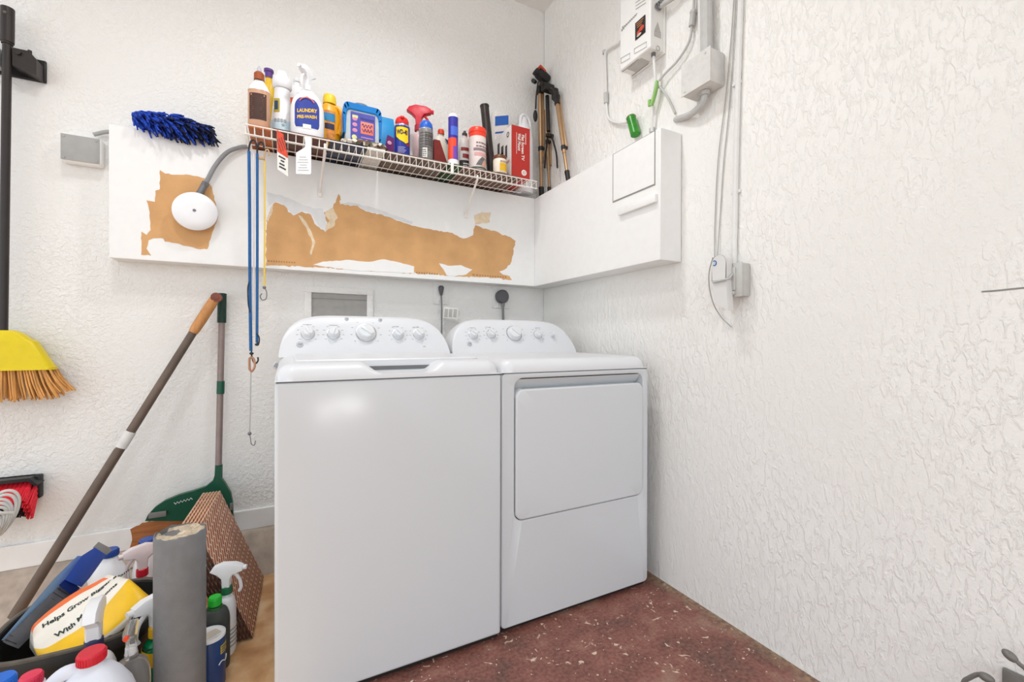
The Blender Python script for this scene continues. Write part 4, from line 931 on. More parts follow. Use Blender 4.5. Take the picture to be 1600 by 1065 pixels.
# light blue pouch
y = 2.235; x = sx_(606, y); h = zt(603, 184, y) - zb
T = TR((x, y, zb), .1, 0, -.06); g = G(T); rings = []
for z_, w_, d_ in ((0, .044, .016), (h * .15, .046, .020), (h * .5, .046, .018), (h * .8, .045, .010), (h * .95, .044, .003), (h, .043, .002)): rings.append([Vector((w_ * cos(a), d_ * sin(a), z_)) if False else Vector((max(-w_, min(w_, w_ * 1.2 * cos(a))), d_ * sin(a), z_)) for a in [2 * pi * k / 24 for k in range(24)]])
pc = thing('detergent_pouch', 'light blue pouch with pink lettering wedged beside the blue tub', 'pouch', (x, y, zb)); g.loft(rings); g.done('pouch_film', M('sky_blue_film', '2C9BDC', .35, var=.12, scale=12), pc)
g = G(T); g.prism([(-.02, -.0205, h * .30), (.046, -.0195, h * .16), (.046, -.0195, h * .56), (.0, -.0215, h * .62)], (0, -.001, 0)); g.mat(1).ball((.008, -.023, h * .46), .011, (1, .1, .9)); g.mat(2).prism([(-.04, -.019, 0.02), (.046, -.019, .02), (.046, -.0195, h * .12), (-.03, -.0205, h * .26)], (0, -.0015, 0))
g.done('pouch_label', [M('magenta_label', '7C2A78', .5), M('pink_badge', 'F0B4D0', .5), M('cream_orange_label', 'E8C8AC', .5, var=.2, scale=90)], pc)
# WD-40 can
y = 2.088; x = sx_(628, y); T = TR((x, y, zb), -.18); r = .0375; h = zt(628, 200, y) - zb
m_wdb = M('deep_blue_can', '22308C', .3, var=.04); m_wdy = M('shield_yellow', 'F2CB16', .4)
can = thing('lubricant_can', 'blue spray lubricant can with a yellow shield and red cap', 'aerosol can', (x, y, zb))
g = G(T); g.lathe([(r * .94, 0), (r, .003), (r, h - .004), (r * .97, h), (r * .9, h + .008), (r * .6, h + .016), (.012, h + .018)], seg=36); g.done('can_body', m_wdb, can)
g = G(T); g.lathe([(r * .985, h - .002), (r * .99, h + .003), (r * .95, h + .006)], seg=36, cap=False); g.done('rim', m_chr, can)
g = G(T); n = 14
def sector(pts, off, mi):
    g.mat(mi).plate(pts, lambda x_, z_: ((r + off) * sin(x_ / r), -(r + off) * cos(x_ / r), z_))
shield = [(-.030, h * .92), (.030, h * .92), (.031, h * .45), (.016, h * .38), (-.012, h * .48), (-.030, h * .60)]
sector([(a * 1.1, (b - h * .65) * 1.07 + h * .65) for a, b in shield], .0005, 2); sector(shield, .0009, 0)
sector([(.036, h * .50), (.040, h * .30), (.014, h * .345), (.034, h * .42)], .0007, 1)
g.mat(2).text('WD-40', .030, (0, 0, h * .74), .045, bend=r + .0016, width=.054)
g.mat(3)
for k in range(5): g.wrap(r + .0004, -.55, .25 + .12 * (k % 3), h * (.06 + .045 * k), h * (.075 + .045 * k), thick=.0004)
g.done('can_label', [m_wdy, M('shield_red', 'A02422', .4), M('navy_print', '16193C', .5), M('pale_print', 'AFA9C8', .5)], can, norm=False)
g = G(T); g.lathe([(r * .80, h + .010), (r * .84, h + .016), (r * .84, h + .030), (r * .70, h + .042), (r * .4, h + .050), (.0005, h + .052)], seg=28, cap=False); g.box((0, -r * .75, h + .036), (.018, .022, .012), bev=.004); g.done('cap', M('bright_red_cap', 'DB2723', .4), can)
# red trigger sprayer behind
y = 2.215; x = sx_(654, y); h = zt(654, 204, y) - zb
r_, T = spray('spray_bottle', 'clear spray bottle with a big red trigger head behind the aerosol cans', x, y, h, .040, M('pale_pink_bottle', 'D9B9B6', .3), M('red_trigger_head', 'CC2436', .4), M('red_collar', 'B01E30', .4), m_rcap, 1.25, 1.2, z0=zb)
g = G(T); g.wrap(.041, -1.2, 1.2, h * .15, h * .6, sy=.78); g.done('bottle_label', M('dark_maroon_label', '4C2A34', .5, var=.3, scale=60), r_)
# grey aerosol with blue cap
y = 2.085; x = sx_(665.5, y); r = .0345; T = TR((x, y, zb), .1); h = zt(665, 204, y) - zb
can = thing('spray_paint_can', 'grey aerosol can with a domed blue cap', 'aerosol can', (x, y, zb))
g = G(T); g.lathe([(r * .95, 0), (r, .003), (r, h - .006), (r * .92, h), (r * .8, h + .004)], seg=36); g.done('can_body', M('grey_can', '7E7B78', .4, var=.12, scale=50), can)
g = G(T); g.lathe([(r * .99, h - .004), (r * .99, h + .002)], seg=36, cap=False); g.mat(1).wrap(r + .0005, -.85, -.2, h * .06, h * .36); g.mat(2)
for k in range(7): g.wrap(r + .0004, -1.3, 1.3, h * (.30 + .09 * k), h * (.31 + .09 * k))
for k in range(4): g.wrap(r + .0005, -.9 + .45 * k, -.88 + .45 * k, h * .3, h * .93)
lines(g, r + .0008, h * .10, h * .34, 4, -.8, -.25, 4); lines(g, r + .0008, h * .45, h * .9, 7, -.5, .7, 6)
g.done('can_label', [m_chr, M('white_patch', 'DDD9D4', .5), M('charcoal_print', '4A4644', .6)], can)
g = G(T); g.lathe([(r * .95, h + .001), (r * .95, h + .016), (r * .88, h + .030), (r * .62, h + .042), (r * .55, h + .043), (.0005, h + .045)], seg=32, cap=False); g.done('cap', M('blue_dome_cap', '1F5FC4', .35), can)
# white bottle with red cap and a maroon box leaning on it
y = 2.22; x = sx_(689, y); T = TR((x, y, zb), .2); h = zt(687, 209, y) - zb
bt = thing('glue_bottle', 'cream bottle with a small orange-red cap behind the maroon box', 'bottle', (x, y, zb))
g = G(T); bottle_body(g, h, .042, sy=.6, shoulder=.55, neck=.016); g.done('bottle_body', M('cream_bottle', 'E2DACB', .4), bt); cap(bt, T, h - .004, .016, .026, M('orange_red_cap', 'DE4A26', .4))
g = G(T); g.prism([(.010, -.024, h * .86), (.034, -.0245, h * .70), (.034, -.0245, h * .84)], (0, -.003, 0)); g.done('corner_label', m_navy, bt)
y = 2.11; x = sx_(688, y); g = G(TR((x + .006, y, zb), 0)); hh = zt(683, 220, y) - zb
g.prism([(-.042, -.012, 0), (.034, -.012, 0), (-.012, -.012, hh), (-.042, -.012, hh)], (0, .024, 0)); tag(g.done('maroon_carton', M('maroon_card', '7C2018', .5, var=.1), origin=(x, y, zb)), 'maroon slope-sided carton between the grey can and the caulk tube', 'box')
# caulk tube
y = 2.066; x = sx_(708, y); T = TR((x, y, zb), 0); r = .0245; h = zt(708, 182, y) - zb
ct = thing('caulk_tube', 'blue and orange caulk tube standing on its white cap', 'tube', (x, y, zb))
g = G(T); g.lathe([(r, .014), (r, h - .006)], seg=32); g.mat(1).wrap(r + .0004, -1.7, .35, .018, h * .53, seg=14); g.mat(2).wrap(r + .0008, -.35, .5, h * .06, h * .36, seg=8); g.mat(3).wrap(r + .0008, -.8, .7, h * .58, h * .76, seg=10)
g.done('tube_body', [M('indigo_tube', '33309A', .35), M('orange_red_wrap', 'EE4A2C', .4), M('violet_wrap', '7A48B0', .4), M('mid_blue_wrap', '4668CC', .4)], ct)
g = G(T); g.lathe([(r * 1.12, 0), (r * 1.12, .022), (r * 1.02, .024)], seg=32); g.done('end_cap', m_wp, ct); g = G(T); g.lathe([(r * 1.03, h - .010), (r * 1.03, h + .004), (r * .8, h + .007), (.0005, h + .007)], seg=32, cap=False); 
g.done('end_cap', m_wp, ct)
# small black and white bottle
y = 2.165; x = sx_(726, y); T = TR((x, y, zb), .1); h = zt(724, 212, y) - zb; r = .034
bt = thing('polish_bottle', 'black and white labelled bottle with a dark cap beside the caulk tube', 'bottle', (x, y, zb))
g = G(T); bottle_body(g, h, r, sy=.8, shoulder=.70); g.done('bottle_body', M('greyish_white_bottle', 'D5CFCA', .4), bt)
g = G(T); g.wrap(r + .0006, -1.3, 1.3, h * .05, h * .34, sy=.82); g.mat(1).wrap(r + .0006, -1, 1.1, h * .58, h * .66, sy=.82); g.wrap(r + .0006, -.7, .5, h * .40, h * .50, sy=.82); g.mat(2); lines(g, r + .001, h * .12, h * .30, 3, -.6, .9, 8, sy=.82)
g.done('bottle_label', [M('black_label', '2E2826', .5), M('dark_red_label', '8E2A28', .5), m_lab], bt)
g = G(T); g.lathe([(.014, h - .002), (.014, h + .012), (.008, h + .016), (.006, h + .026), (.0005, h + .027)], seg=18, cap=False); g.done('cap', M('dark_cap', '3A2A28', .4), bt)
# wipes canister with red lid
y = 2.09; x = sx_(746, y); T = TR((x, y, zb), .05); r = .0445; h = zt(746, 217, y) - zb
cn = thing('wipes_canister', 'round wipes canister with an orange-red lid and pale printed label', 'canister', (x, y, zb))
g = G(T); g.lathe([(r * .97, 0), (r, .004), (r, h)], seg=36); g.done('canister_body', M('pinkish_white_label', 'E6D8D2', .4, var=.03), cn)
g = G(T); g.lathe([(r * 1.0, h - .001), (r * 1.0, h + .020), (r * 1.05, h + .022), (r * 1.05, h + .040), (r * .98, h + .046), (.0005, h + .047)], seg=36, cap=False); g.done('lid', M('orange_red_lid', 'F0402A', .35), cn)
g = G(T); g.wrap(r + .0005, -.9, 1.2, h * .55, h * .63, seg=16); lines(g, r + .0006, h * .66, h * .86, 2, -.6, .9, 12); g.mat(1).wrap(r + .0007, -.8, 1.2, h * .40, h * .50, seg=16); lines(g, r + .0009, h * .42, h * .49, 1, -.6, 1.0, 13)
g.mat(2)
g2 = [(-.028, h * .12), (.02, h * .12), (.034, h * .34), (.006, h * .38), (-.014, h * .26)]
sector(g2, .0008, 2); sector([(.0, h * .1), (.030, h * .1), (.038, h * .26), (.018, h * .32)], .0012, 3); g.mat(4).wrap(r + .0006, -1.2, 1.3, h * .03, h * .08, seg=16)
g.done('canister_label', [M('mauve_print', '8C7478', .6), M('rose_band', 'D7A0A0', .5), M('grey_picture', '6C6A6A', .6, var=.3, scale=80), M('peach_picture', 'CF9C8C', .6), M('dark_green_print', '4E5A52', .6)], cn, norm=False)
# black tube leaning
a, b = P(769, 262, y=2.155), P(757, 166, y=2.175); a.z = zb + .003
g = G(); d = (b - a).normalized(); g.cyl(a, b, .0235, seg=28); g.cyl(b - d * .004, b + d * .004, .0250, seg=28); g.cyl(a, a + d * .01, .0248, seg=28)
tag(g.done('cardboard_tube', M('black_brown_tube', '2C2220', .35, var=.3, scale=20), origin=a), 'tall black tube leaning back between the canister and the red box', 'tube')
# small jar
y = 2.058; x = sx_(781, y); T = TR((x, y, zb), .1); r = .036; h = zt(781, 250, y) - zb
jr = thing('spice_jar', 'small cream jar with a brown lid and yellow label at the shelf front', 'jar', (x, y, zb))
g = G(T); g.lathe([(r * .95, 0), (r, .004), (r, h * .9), (r * .94, h)], seg=32); g.done('jar_body', M('cream_jar', 'E8DCCB', .35), jr)
g = G(T); g.lathe([(r * .98, h - .002), (r * .98, h + .014), (r * .93, h + .017), (.0005, h + .017)], seg=32, cap=False); g.done('lid', M('brown_lid', '6A3A20', .4), jr)
g = G(T); g.wrap(r + .0005, -.55, .75, h * .08, h * .62); g.mat(1); lines(g, r + .0012, h * .68, h * .84, 2, -.5, .7, 3); g.done('jar_label', [M('golden_label', 'E0B022', .5, var=.12, scale=60), M('tan_print', 'A48A70', .6)], jr)
# red box with white side
yb = 2.052; xb0, xb1 = sx_(799, yb), sx_(828, yb); d_ = ray(772, 230); yd_ = xb0 * d_.y / d_.x; yd_ = min(yd_, YB - .006); hb = zt(799, 194, yb) - zb
bx_ = thing('mount_box', 'tall red and white box reading Flat Screen TV Wall Mount', 'box', ((xb0 + xb1) / 2, (yb + yd_) / 2, zb))
m_rbox = M('red_card', 'B02A22', .45, var=.03); m_wbox = M('white_card', 'E8E4E0', .5, var=.02)
g = G(); g.box(((xb0 + xb1) / 2, (yb + yd_) / 2, zb + hb / 2), (xb1 - xb0, yd_ - yb, hb), bev=.001)
g.bm.normal_update()
for f in g.bm.faces: f.material_index = 1 if f.normal.x < -.7 else 0
g.done('carton', [m_rbox, m_wbox], bx_, norm=False, smooth=False)
cxb = (xb0 + xb1) / 2; g = G()
g.text('Flat Screen TV', .024, (cxb + .012, yb - .0008, zb + hb * .60), .02, X=(0, 0, -1), Y=(1, 0, 0), width=hb * .50); g.text('Wall Mount', .024, (cxb - .010, yb - .0008, zb + hb * .69), .02, X=(0, 0, -1), Y=(1, 0, 0), width=hb * .34)
g.box((cxb - .026, yb - .0005, zb + hb * .66), (.0016, .0006, hb * .42)); g.box((cxb + .03, yb - .0005, zb + hb * .78), (.003, .0006, hb * .22))
g.cyl((cxb + .020, yb - .0002, zb + hb * .11), (cxb + .020, yb - .0012, zb + hb * .11), .0155, seg=24); g.mat(1).tube([(cxb + .020 + .008 * cos(a), yb - .0016, zb + hb * .11 + .008 * sin(a)) for a in [k * pi / 5 for k in range(10)]], .001, seg=5, closed=True); g.box((cxb + .02, yb - .0014, zb + hb * .11), (.008, .001, .002))
g.done('front_print', [m_lab, M('red_print', 'B02A22', .5)], bx_, norm=False, smooth=False)
g = G(); dd_ = yd_ - yb
for (c0, z0, w_, hh_) in ((.72, .72, .12, .42), (.50, .62, .13, .36), (.28, .55, .10, .40), (.60, .58, .30, .07)): g.box((xb0 - .0006, yb + dd_ * c0, zb + hb * z0), (.0008, dd_ * w_, hb * hh_ * .62))
g.tube([(xb0 - .0012, yb + dd_ * .18 + .012 * cos(a), zb + hb * .86 + .012 * sin(a)) for a in [k * pi / 6 for k in range(12)]], .002, seg=5, closed=True); g.mat(1).box((xb0 - .0006, yb + dd_ * .5, zb + hb * .33), (.0008, dd_ * .8, hb * .05))
g.done('side_print', [M('black_brown_print', '3A2A28', .6), M('pink_print', 'D99A84', .6)], bx_)
# pack and jug behind the box
y = 2.292; x = sx_(781, y); T = TR((x, y, zb), 0, 0, .0); h = zt(781, 178, y) - zb
pk = thing('paper_pack', 'blue and white pack standing behind the black tube', 'pack', (x, y, zb))
g = G(T); g.box((0, 0, h / 2), (.085, .05, h), bev=.008); g.done('pack_body', m_wbox, pk)
g = G(T); g.prism([(-.043, -.0255, h * .80), (.043, -.0255, h * .86), (.043, -.0255, h * .98), (-.043, -.0255, h * .92)], (0, -.0012, 0)); g.prism([(-.043, -.0255, h * .70), (.043, -.0255, h * .76), (.043, -.0255, h * .78), (-.043, -.0255, h * .72)], (0, -.0012, 0)); g.done('blue_band', M('strong_blue_print', '2A62B8', .45), pk)
y = 2.268; x = sx_(818, y); T = TR((x, y, zb), .2); h = zt(815, 180, y) - zb
jg = thing('bleach_jug', 'white jug behind the red box at the shelf right end', 'jug', (x, y, zb)); r = .056
g = G(T); g.lathe([(r * .93, 0), (r, .01), (r, h * .66), (r * .9, h * .78), (r * .55, h * .88), (.02, h * .94), (.02, h * .97)], seg=32, sy=.9, p=2.6); g.done('jug_body', m_wp, jg)
g = G(T); g.tube([(-.035, -.01, h * .80), (-.030, -.01, h * .95), (0, -.01, h), (.034, -.01, h * .95), (.045, -.01, h * .82)], .009, seg=10); g.done('handle', m_wp, jg)
# crumpled bag of pebbles at the shelf front
def mottled():
    m = bpy.data.materials.new('mottled_pebbles'); m.use_nodes = True; n = m.node_tree.nodes; l = m.node_tree.links; b = n['Principled BSDF']; b.inputs['Roughness'].default_value = .55
    tc = n.new('ShaderNodeTexCoord'); v = n.new('ShaderNodeTexVoronoi'); v.inputs['Scale'].default_value = 75; l.new(tc.outputs['Object'], v.inputs[0]); r = n.new('ShaderNodeValToRGB'); r.color_ramp.interpolation = 'CONSTANT'
    cs = ['3B2F26', '8A7A66', 'E6E0D4', 'A89A84', '6A4A3A', 'D8CEBE', '5A5A42']
    while len(r.color_ramp.elements) < 7: r.color_ramp.elements.new(.5)
    for k, c in enumerate(cs): r.color_ramp.elements[k].position = k / 7; r.color_ramp.elements[k].color = lin(c)
    s_ = n.new('ShaderNodeSeparateColor'); l.new(v.outputs['Color'], s_.inputs[0]); l.new(s_.outputs[0], r.inputs[0]); l.new(r.outputs[0], b.inputs['Base Color'])
    bp = n.new('ShaderNodeBump'); bp.inputs['Distance'].default_value = .006; l.new(v.outputs['Distance'], bp.inputs['Height']); l.new(bp.outputs[0], b.inputs['Normal']); return m
def lump(name, label, cat, u0, u1, y0, y1, hgt, m, seed, z0=zb):
    xa, xb = sx_(u0, y0), sx_(u1, y0); g = G(); nx, ny = 40, 14; vs = []; fs = []
    for i in range(nx + 1):
        for j in range(ny):
            a = 2 * pi * j / ny; t = i / nx; e = max(.12, sin(pi * t) ** .35)
            x = xa + (xb - xa) * t; yv = (y0 + y1) / 2 + (y1 - y0) / 2 * cos(a) * e; zv = max(0, .5 + .5 * sin(a) * 1.15) * hgt * e * (.75 + .5 * noise.noise((x * 22, seed, 0)))
            vs.append((x, yv, z0 + .001 + zv + (noise.noise((x * 60, yv * 60, seed)) * .006 + .004 if sin(a) > -.5 else 0)))
    for i in range(nx):
        for j in range(ny): fs.append((i * ny + j, i * ny + (j + 1) % ny, (i + 1) * ny + (j + 1) % ny, (i + 1) * ny + j))
    fs += [tuple(range(ny)), tuple(nx * ny + j for j in range(ny))]
    g.add(vs, fs); return tag(g.done(name, m, origin=((xa + xb) / 2, (y0 + y1) / 2, z0)), label, cat)
lump('pebble_bag', 'mottled brown and white bag of pebbles on the shelf front below the blue tub', 'bag', 533, 608, 2.034, 2.066, .030, mottled(), 3)
lump('paper_bag', 'tan crumpled paper bag lying behind the pebble bag', 'bag', 548, 612, 2.160, 2.185, .022, M('tan_crumpled_paper', 'B79F86', .7, var=.15, bump=.8, bscale=40), 9) if False else None
# hanging tags
q = P(441, 212, y=YF - .006); T = TR((q.x, YF - .007, 0), .25)
tgm = thing('hanging_tag', 'narrow red and white tag hanging from the shelf lip', 'tag', (q.x, YF - .007, zs - .01))
zc = [P(441, v, y=YF).z for v in (206, 241, 270)]
g = G(T); g.prism([(-.020, 0, zc[0]), (.004, 0, zc[0] - .012), (.022, 0, zc[1] - .01), (.022, 0, zc[2] - .012), (-.018, 0, zc[2] + .008)], (0, .0012, 0)); g.done('tag_card', m_lab, tgm)
g = G(T); g.prism([(-.020, -.0004, zc[0]), (.004, -.0004, zc[0] - .012), (.022, -.0004, zc[1] - .01), (.020, -.0004, zc[1] - .012), (-.018, -.0004, zc[1] + .004)], (0, -.0008, 0)); g.mat(1)
for k in range(4): g.box((.001 - .002 * (k % 2), -.0006, zc[2] + .018 + k * .014), (.026 - .006 * (k % 3), .0008, .006), R=Matrix.Rotation(.3, 3, 'Y'))
for k in range(4): g.box((-.012 + k * .008, -.0014, zc[1] + .03 + k * .006), (.002, .0008, .05), R=Matrix.Rotation(-.35, 3, 'Y'))
g.done('tag_print', [M('red_orange_tag', 'D8492E', .5, var=.15, scale=70), m_print], tgm)
q = P(474, 222, y=YF - .006); T = TR((q.x, YF - .007, 0), -.15); zc = [P(474, v, y=YF).z for v in (214, 232, 241, 272)]
tgm = thing('hanging_tag', 'white care tag with a neck cut hanging from the shelf lip below the laundry spray', 'tag', (q.x, YF - .007, zs - .01))
g = G(T); g.prism([(.004, 0, zc[0]), (.030, 0, zc[0]), (.030, 0, zc[3] + .006), (.026, 0, zc[3]), (-.028, 0, zc[3] - .004), (-.028, 0, zc[2]), (.002, 0, zc[1]), (.008, 0, zc[1] + .01)], (0, .0012, 0)); g.done('tag_card', m_wp, tgm)
g = G(T)
for k in range(6): g.box((0 - .002 * (k % 2), -.0004, zc[3] + .014 + k * .011), (.042 - .008 * (k % 3), .0006, .0026), R=Matrix.Rotation(-.12, 3, 'Y'))
g.done('tag_print', M('faint_grey_print', 'B5B3B0', .6), tgm)
# bungee cords
m_bun = M('blue_bungee', '1F5C96', .6, var=.15, scale=90); m_bunw = M('white_cord', 'D9D5DC', .6); m_hook = M('black_hook', '222326', .4); m_cop = M('copper_hook', 'B58468', .35, metal=.6); m_yc = M('yellow_cord', 'E8C23A', .6); m_gh = M('grey_hook', '77777A', .35, metal=.6); m_gc = M('grey_cord', 'B4B3AE', .6)
def pp(u, v, y): return P(u, v, y=y)
def hook(g, c, s, up=True, r=.0022, x=1):
    k = 1 if up else -1
    g.tube([c, c + Vector((0, 0, .35 * s * k)), c + Vector((.18 * s * x, 0, .85 * s * k)), c + Vector((.45 * s * x, 0, s * k)), c + Vector((.68 * s * x, 0, .8 * s * k)), c + Vector((.66 * s * x, 0, .55 * s * k))], r, seg=7)
yq = YF - .012
bg_ = thing('bungee_cord', 'wide blue bungee cord hooked on the shelf left end, the left one', 'bungee cord', pp(393, 560, yq))
g = G(); g.tube([pp(389, 236, yq), pp(390, 330, yq), pp(390.5, 440, yq), pp(392, 548, yq)], .0066, seg=8, flat=.75); g.done('cord', m_bun, bg_)
g = G(); hook(g, pp(389, 238, yq), .052, True, .0035, .7); g.done('hook', m_hook, bg_); g = G(); g.tube([pp(389, 440, yq - .006), pp(387, 452, yq - .006), pp(388, 476, yq - .006), pp(391, 488, yq - .006)], .0022, seg=6); g.done('hook', m_hook, bg_)
g = G(); hook(g, pp(393, 546, yq), .055, False, .003, .6); g.ball(pp(393, 552, yq), .008, (1, .8, .7)); g.done('hook', m_hook, bg_)
bg2 = thing('bungee_cord', 'blue bungee cord with a white core hooked on the shelf, the right one', 'bungee cord', pp(400, 540, yq))
g = G(); g.tube([pp(402, 240, yq + .002), pp(402, 400, yq + .002), pp(401.5, 535, yq + .002)], .0050, seg=8); g.done('cord', m_bun, bg2)
g = G(); g.tube([pp(396.5, 240, yq + .003), pp(396.5, 400, yq + .003), pp(396.5, 500, yq + .003)], .0036, seg=8); g.done('core', m_bunw, bg2)
g = G(); hook(g, pp(402, 242, yq + .002), .055, True, .0035, .6); g.done('hook', m_hook, bg2)
g = G(); g.tube([pp(401.5, 535, yq + .002), pp(404.5, 536, yq - .004), pp(405, 527, yq - .006), pp(401, 521, yq - .006)], .0024, seg=7); g.ball(pp(401.5, 538, yq), .008, (1, .8, .7)); g.done('hook', m_hook, bg2)
cg = thing('hooked_cord', 'thin grey cord with an S hook hanging below the blue bungee cords', 'cord', pp(391, 690, yq - .01))
g = G(); g.tube([pp(392, 580, yq - .010), pp(391, 640, yq - .010), pp(390, 676, yq - .010)], .0024, seg=7); g.done('cord', m_gc, cg)
g = G(); g.tube([pp(390, 578, yq - .010), pp(390, 560, yq - .010), pp(396, 560, yq - .010), pp(398, 572, yq - .012), pp(393, 580, yq - .010), pp(389, 574, yq - .010)], .0042, seg=8); q = g.done('hook', m_cop, cg); q['label'] = 'copper hook'
g = G(); c = pp(390, 677, yq - .010); g.ball(c, .007); g.tube([c, c + Vector((.003, 0, -.02)), c + Vector((.006, 0, -.042)), c + Vector((.016, 0, -.048)), c + Vector((.020, 0, -.03))], .0016, seg=6); q = g.done('hook', m_gh, cg); q['label'] = 'grey wire hook'
cy_ = thing('hooked_cord', 'thin yellow cord with a grey hook hanging in front of the soffit', 'cord', pp(414, 470, yq))
g = G(); g.tube([pp(413, 250, yq), pp(413.5, 340, yq), pp(413, 447, yq)], .0030, seg=7); g.done('cord', m_yc, cy_)
g = G(); hook(g, pp(413, 252, yq), .05, True, .003, .5); g.box(pp(409, 247, yq - .002), (.022, .008, .012), bev=.002); g.done('hook', M('tan_hook', 'B89C78', .5), cy_)
g = G(); c = pp(413, 449, yq); g.ball(c, .0065); g.tube([c, c + Vector((.008, 0, -.018)), c + Vector((.006, 0, -.045)), c + Vector((-.008, 0, -.05)), c + Vector((-.014, 0, -.036)), c + Vector((-.008, 0, -.024))], .0020, seg=6); g.done('hook', m_gh, cy_)
# tripod on the soffit corner
tp = thing('camera_tripod', 'folded bronze and black camera tripod standing in the wall corner', 'tripod', P(850, 297, y=2.27))
m_brz = M('bronze_tube', 'B08F6C', .3, metal=.55, var=.05); m_tb = M('tripod_black', '1E1B1A', .45); m_to = M('orange_red_plate', 'C8492C', .5)
def leg(t_, b_, r=.0135, clampt=.62, foot=True):
    t_, b_ = Vector(t_), Vector(b_); d = b_ - t_
    g = G(); g.cyl(t_, t_ + d * .66, r, seg=14); g.cyl(t_ + d * .66, b_, r * .82, seg=14)
    off = Vector((.017, -.004, 0)); g.cyl(t_ + off, t_ + d * .60 + off, r * .6, seg=10)
    lg = g.done('leg', m_brz, tp)
    g = G(); q = t_ + d * clampt; dn = d.normalized(); g.cyl(q - dn * .012, q + dn * .012, r * 1.25, seg=14); g.box(q + Vector((.010, -.008, 0)), (.02, .014, .018), bev=.003); g.done('clamp', m_tb, lg)
    if foot:
        g = G(); g.cyl(b_ - dn * .085, b_ - dn * .01, r * 1.25, r * 1.05, seg=14); g.cyl(b_ - dn * .012, b_, r * .9, r * .5, seg=12); g.done('rubber_foot', m_tb, lg)
    return lg
zf = ST + .001
f1 = P(846, 296, y=2.27); f1.z = zf; f2 = P(859, 288, y=2.245); f2.z = zf; f3 = P(889, 268, x=1.365); f3.z = zf
h1, h2, h3 = P(844, 140, y=f1.y - .0), P(852, 160, y=f2.y + .02), P(869, 150, x=1.385)
leg(h1, f1, clampt=.53); leg(P(853, 172, x=1.398), f2, .0095, clampt=.35); leg(h3, f3, .0115, clampt=.60)
yh = h1.y
g = G(); g.box(P(856, 138, x=1.385), (.075, .045, .045), bev=.01); g.box(P(867, 147, x=1.395), (.030, .04, .06), bev=.008); g.box(P(844, 141, y=yh), (.035, .04, .05), bev=.008); g.cyl(P(860, 140, x=1.39), h3 + Vector((0, 0, .012)), .013, seg=12); g.cyl(h3 + Vector((0, 0, .018)), h3.lerp(f3, .10), .0165, seg=14); g.box(h3.lerp(f3, .02), (.035, .035, .035), bev=.008); g.done('shoulder', m_tb, tp)
g = G(); g.cyl(P(855, 150, x=1.40), P(857, 205, x=1.395), .012, seg=14); g.done('centre_column', m_tb, tp)
g = G(); g.box(P(859, 212, x=1.392), (.05, .02, .022), bev=.004); g.tube([P(856, 212, x=1.386), P(853, 240, x=1.38), P(851, 262, x=1.37)], .009, seg=8, flat=.6); g.tube([P(862, 212, x=1.395), P(869, 238, x=1.392), P(871, 262, x=1.390)], .009, seg=8, flat=.6); g.done('spreader', m_tb, tp)
g = G(); R_ = Matrix.Rotation(.55, 3, 'Y'); g.box(P(848, 120, y=yh), (.085, .055, .055), bev=.012, R=R_); g.cyl(P(836, 128, y=yh - .02), P(833, 126, y=yh - .05), .012, seg=12); g.cyl(P(846, 130, y=yh - .02), P(846, 131, y=yh - .06), .013, seg=12); g.box(P(838, 113, y=yh - .01), (.03, .04, .03), bev=.006, R=R_); hd = g.done('pan_head', m_tb, tp)
g = G(); g.box(P(846, 109, y=yh - .01), (.050, .040, .014), bev=.004, R=R_); g.done('camera_plate', m_to, hd)
g = G(); g.tube([P(841, 128, y=yh - .02), P(838, 150, y=yh - .02), P(837, 170, y=yh - .022)], .005, seg=8); g.ball(P(836.5, 181, y=yh - .022), .019, (.75, .6, 1.9)); g.done('pan_handle', m_tb, hd)
# blue microfibre duster on the soffit
du = thing('microfibre_duster', 'shaggy blue microfibre duster lying on the soffit left end', 'duster', P(268, 205, y=2.25))
a, b = P(208, 185, y=2.235), P(330, 206, y=2.235); a.z = max(a.z, ST + .035); b.z = ST + .030
g = G(); g.cyl(a, b, .016, seg=12); g.done('core_stick', M('navy_core', '14204A', .6), du)
g = G(); rdu = random.Random(5); ax = (b - a).normalized(); U1 = ax.orthogonal().normalized(); U2 = ax.cross(U1)
for k in range(760):
    t = rdu.random(); an = rdu.uniform(0, 2 * pi); o_ = a.lerp(b, t); dv = U1 * cos(an) + U2 * sin(an); L = rdu.uniform(.038, .068) * (.75 + .35 * sin(pi * min(1, t * 1.1)))
    sw = ax * rdu.uniform(.2, .9) + Vector((rdu.uniform(-.2, .2), rdu.uniform(-.2, .2), 0))
    pts = [o_ + dv * .010, o_ + dv * L * .55 + sw * L * .35 + Vector((0, 0, .002)), o_ + dv * L * .85 + sw * L * .9 - Vector((0, 0, .016))]
    for q in pts:
        if q.y > SY - .008 and q.z < ST + .006: q.z = ST + .006 + rdu.uniform(0, .003)
        if q.y > YB - .01: q.y = YB - .01
        q.z = max(q.z, ST - .035)
    g.mat(0 if rdu.random() > t * .9 + .02 else (1 if rdu.random() > t * .6 else 2)); g.tube(pts, lambda s_: .0042 - .0012 * s_, seg=5, sub=3)
o_ = g.done('strands', [M('royal_blue_strand', '1B45B4', .8, var=.2), M('navy_strand', '15255E', .8, var=.2), M('black_blue_strand', '10142A', .8)], du, norm=False); o_['kind'] = 'stuff'
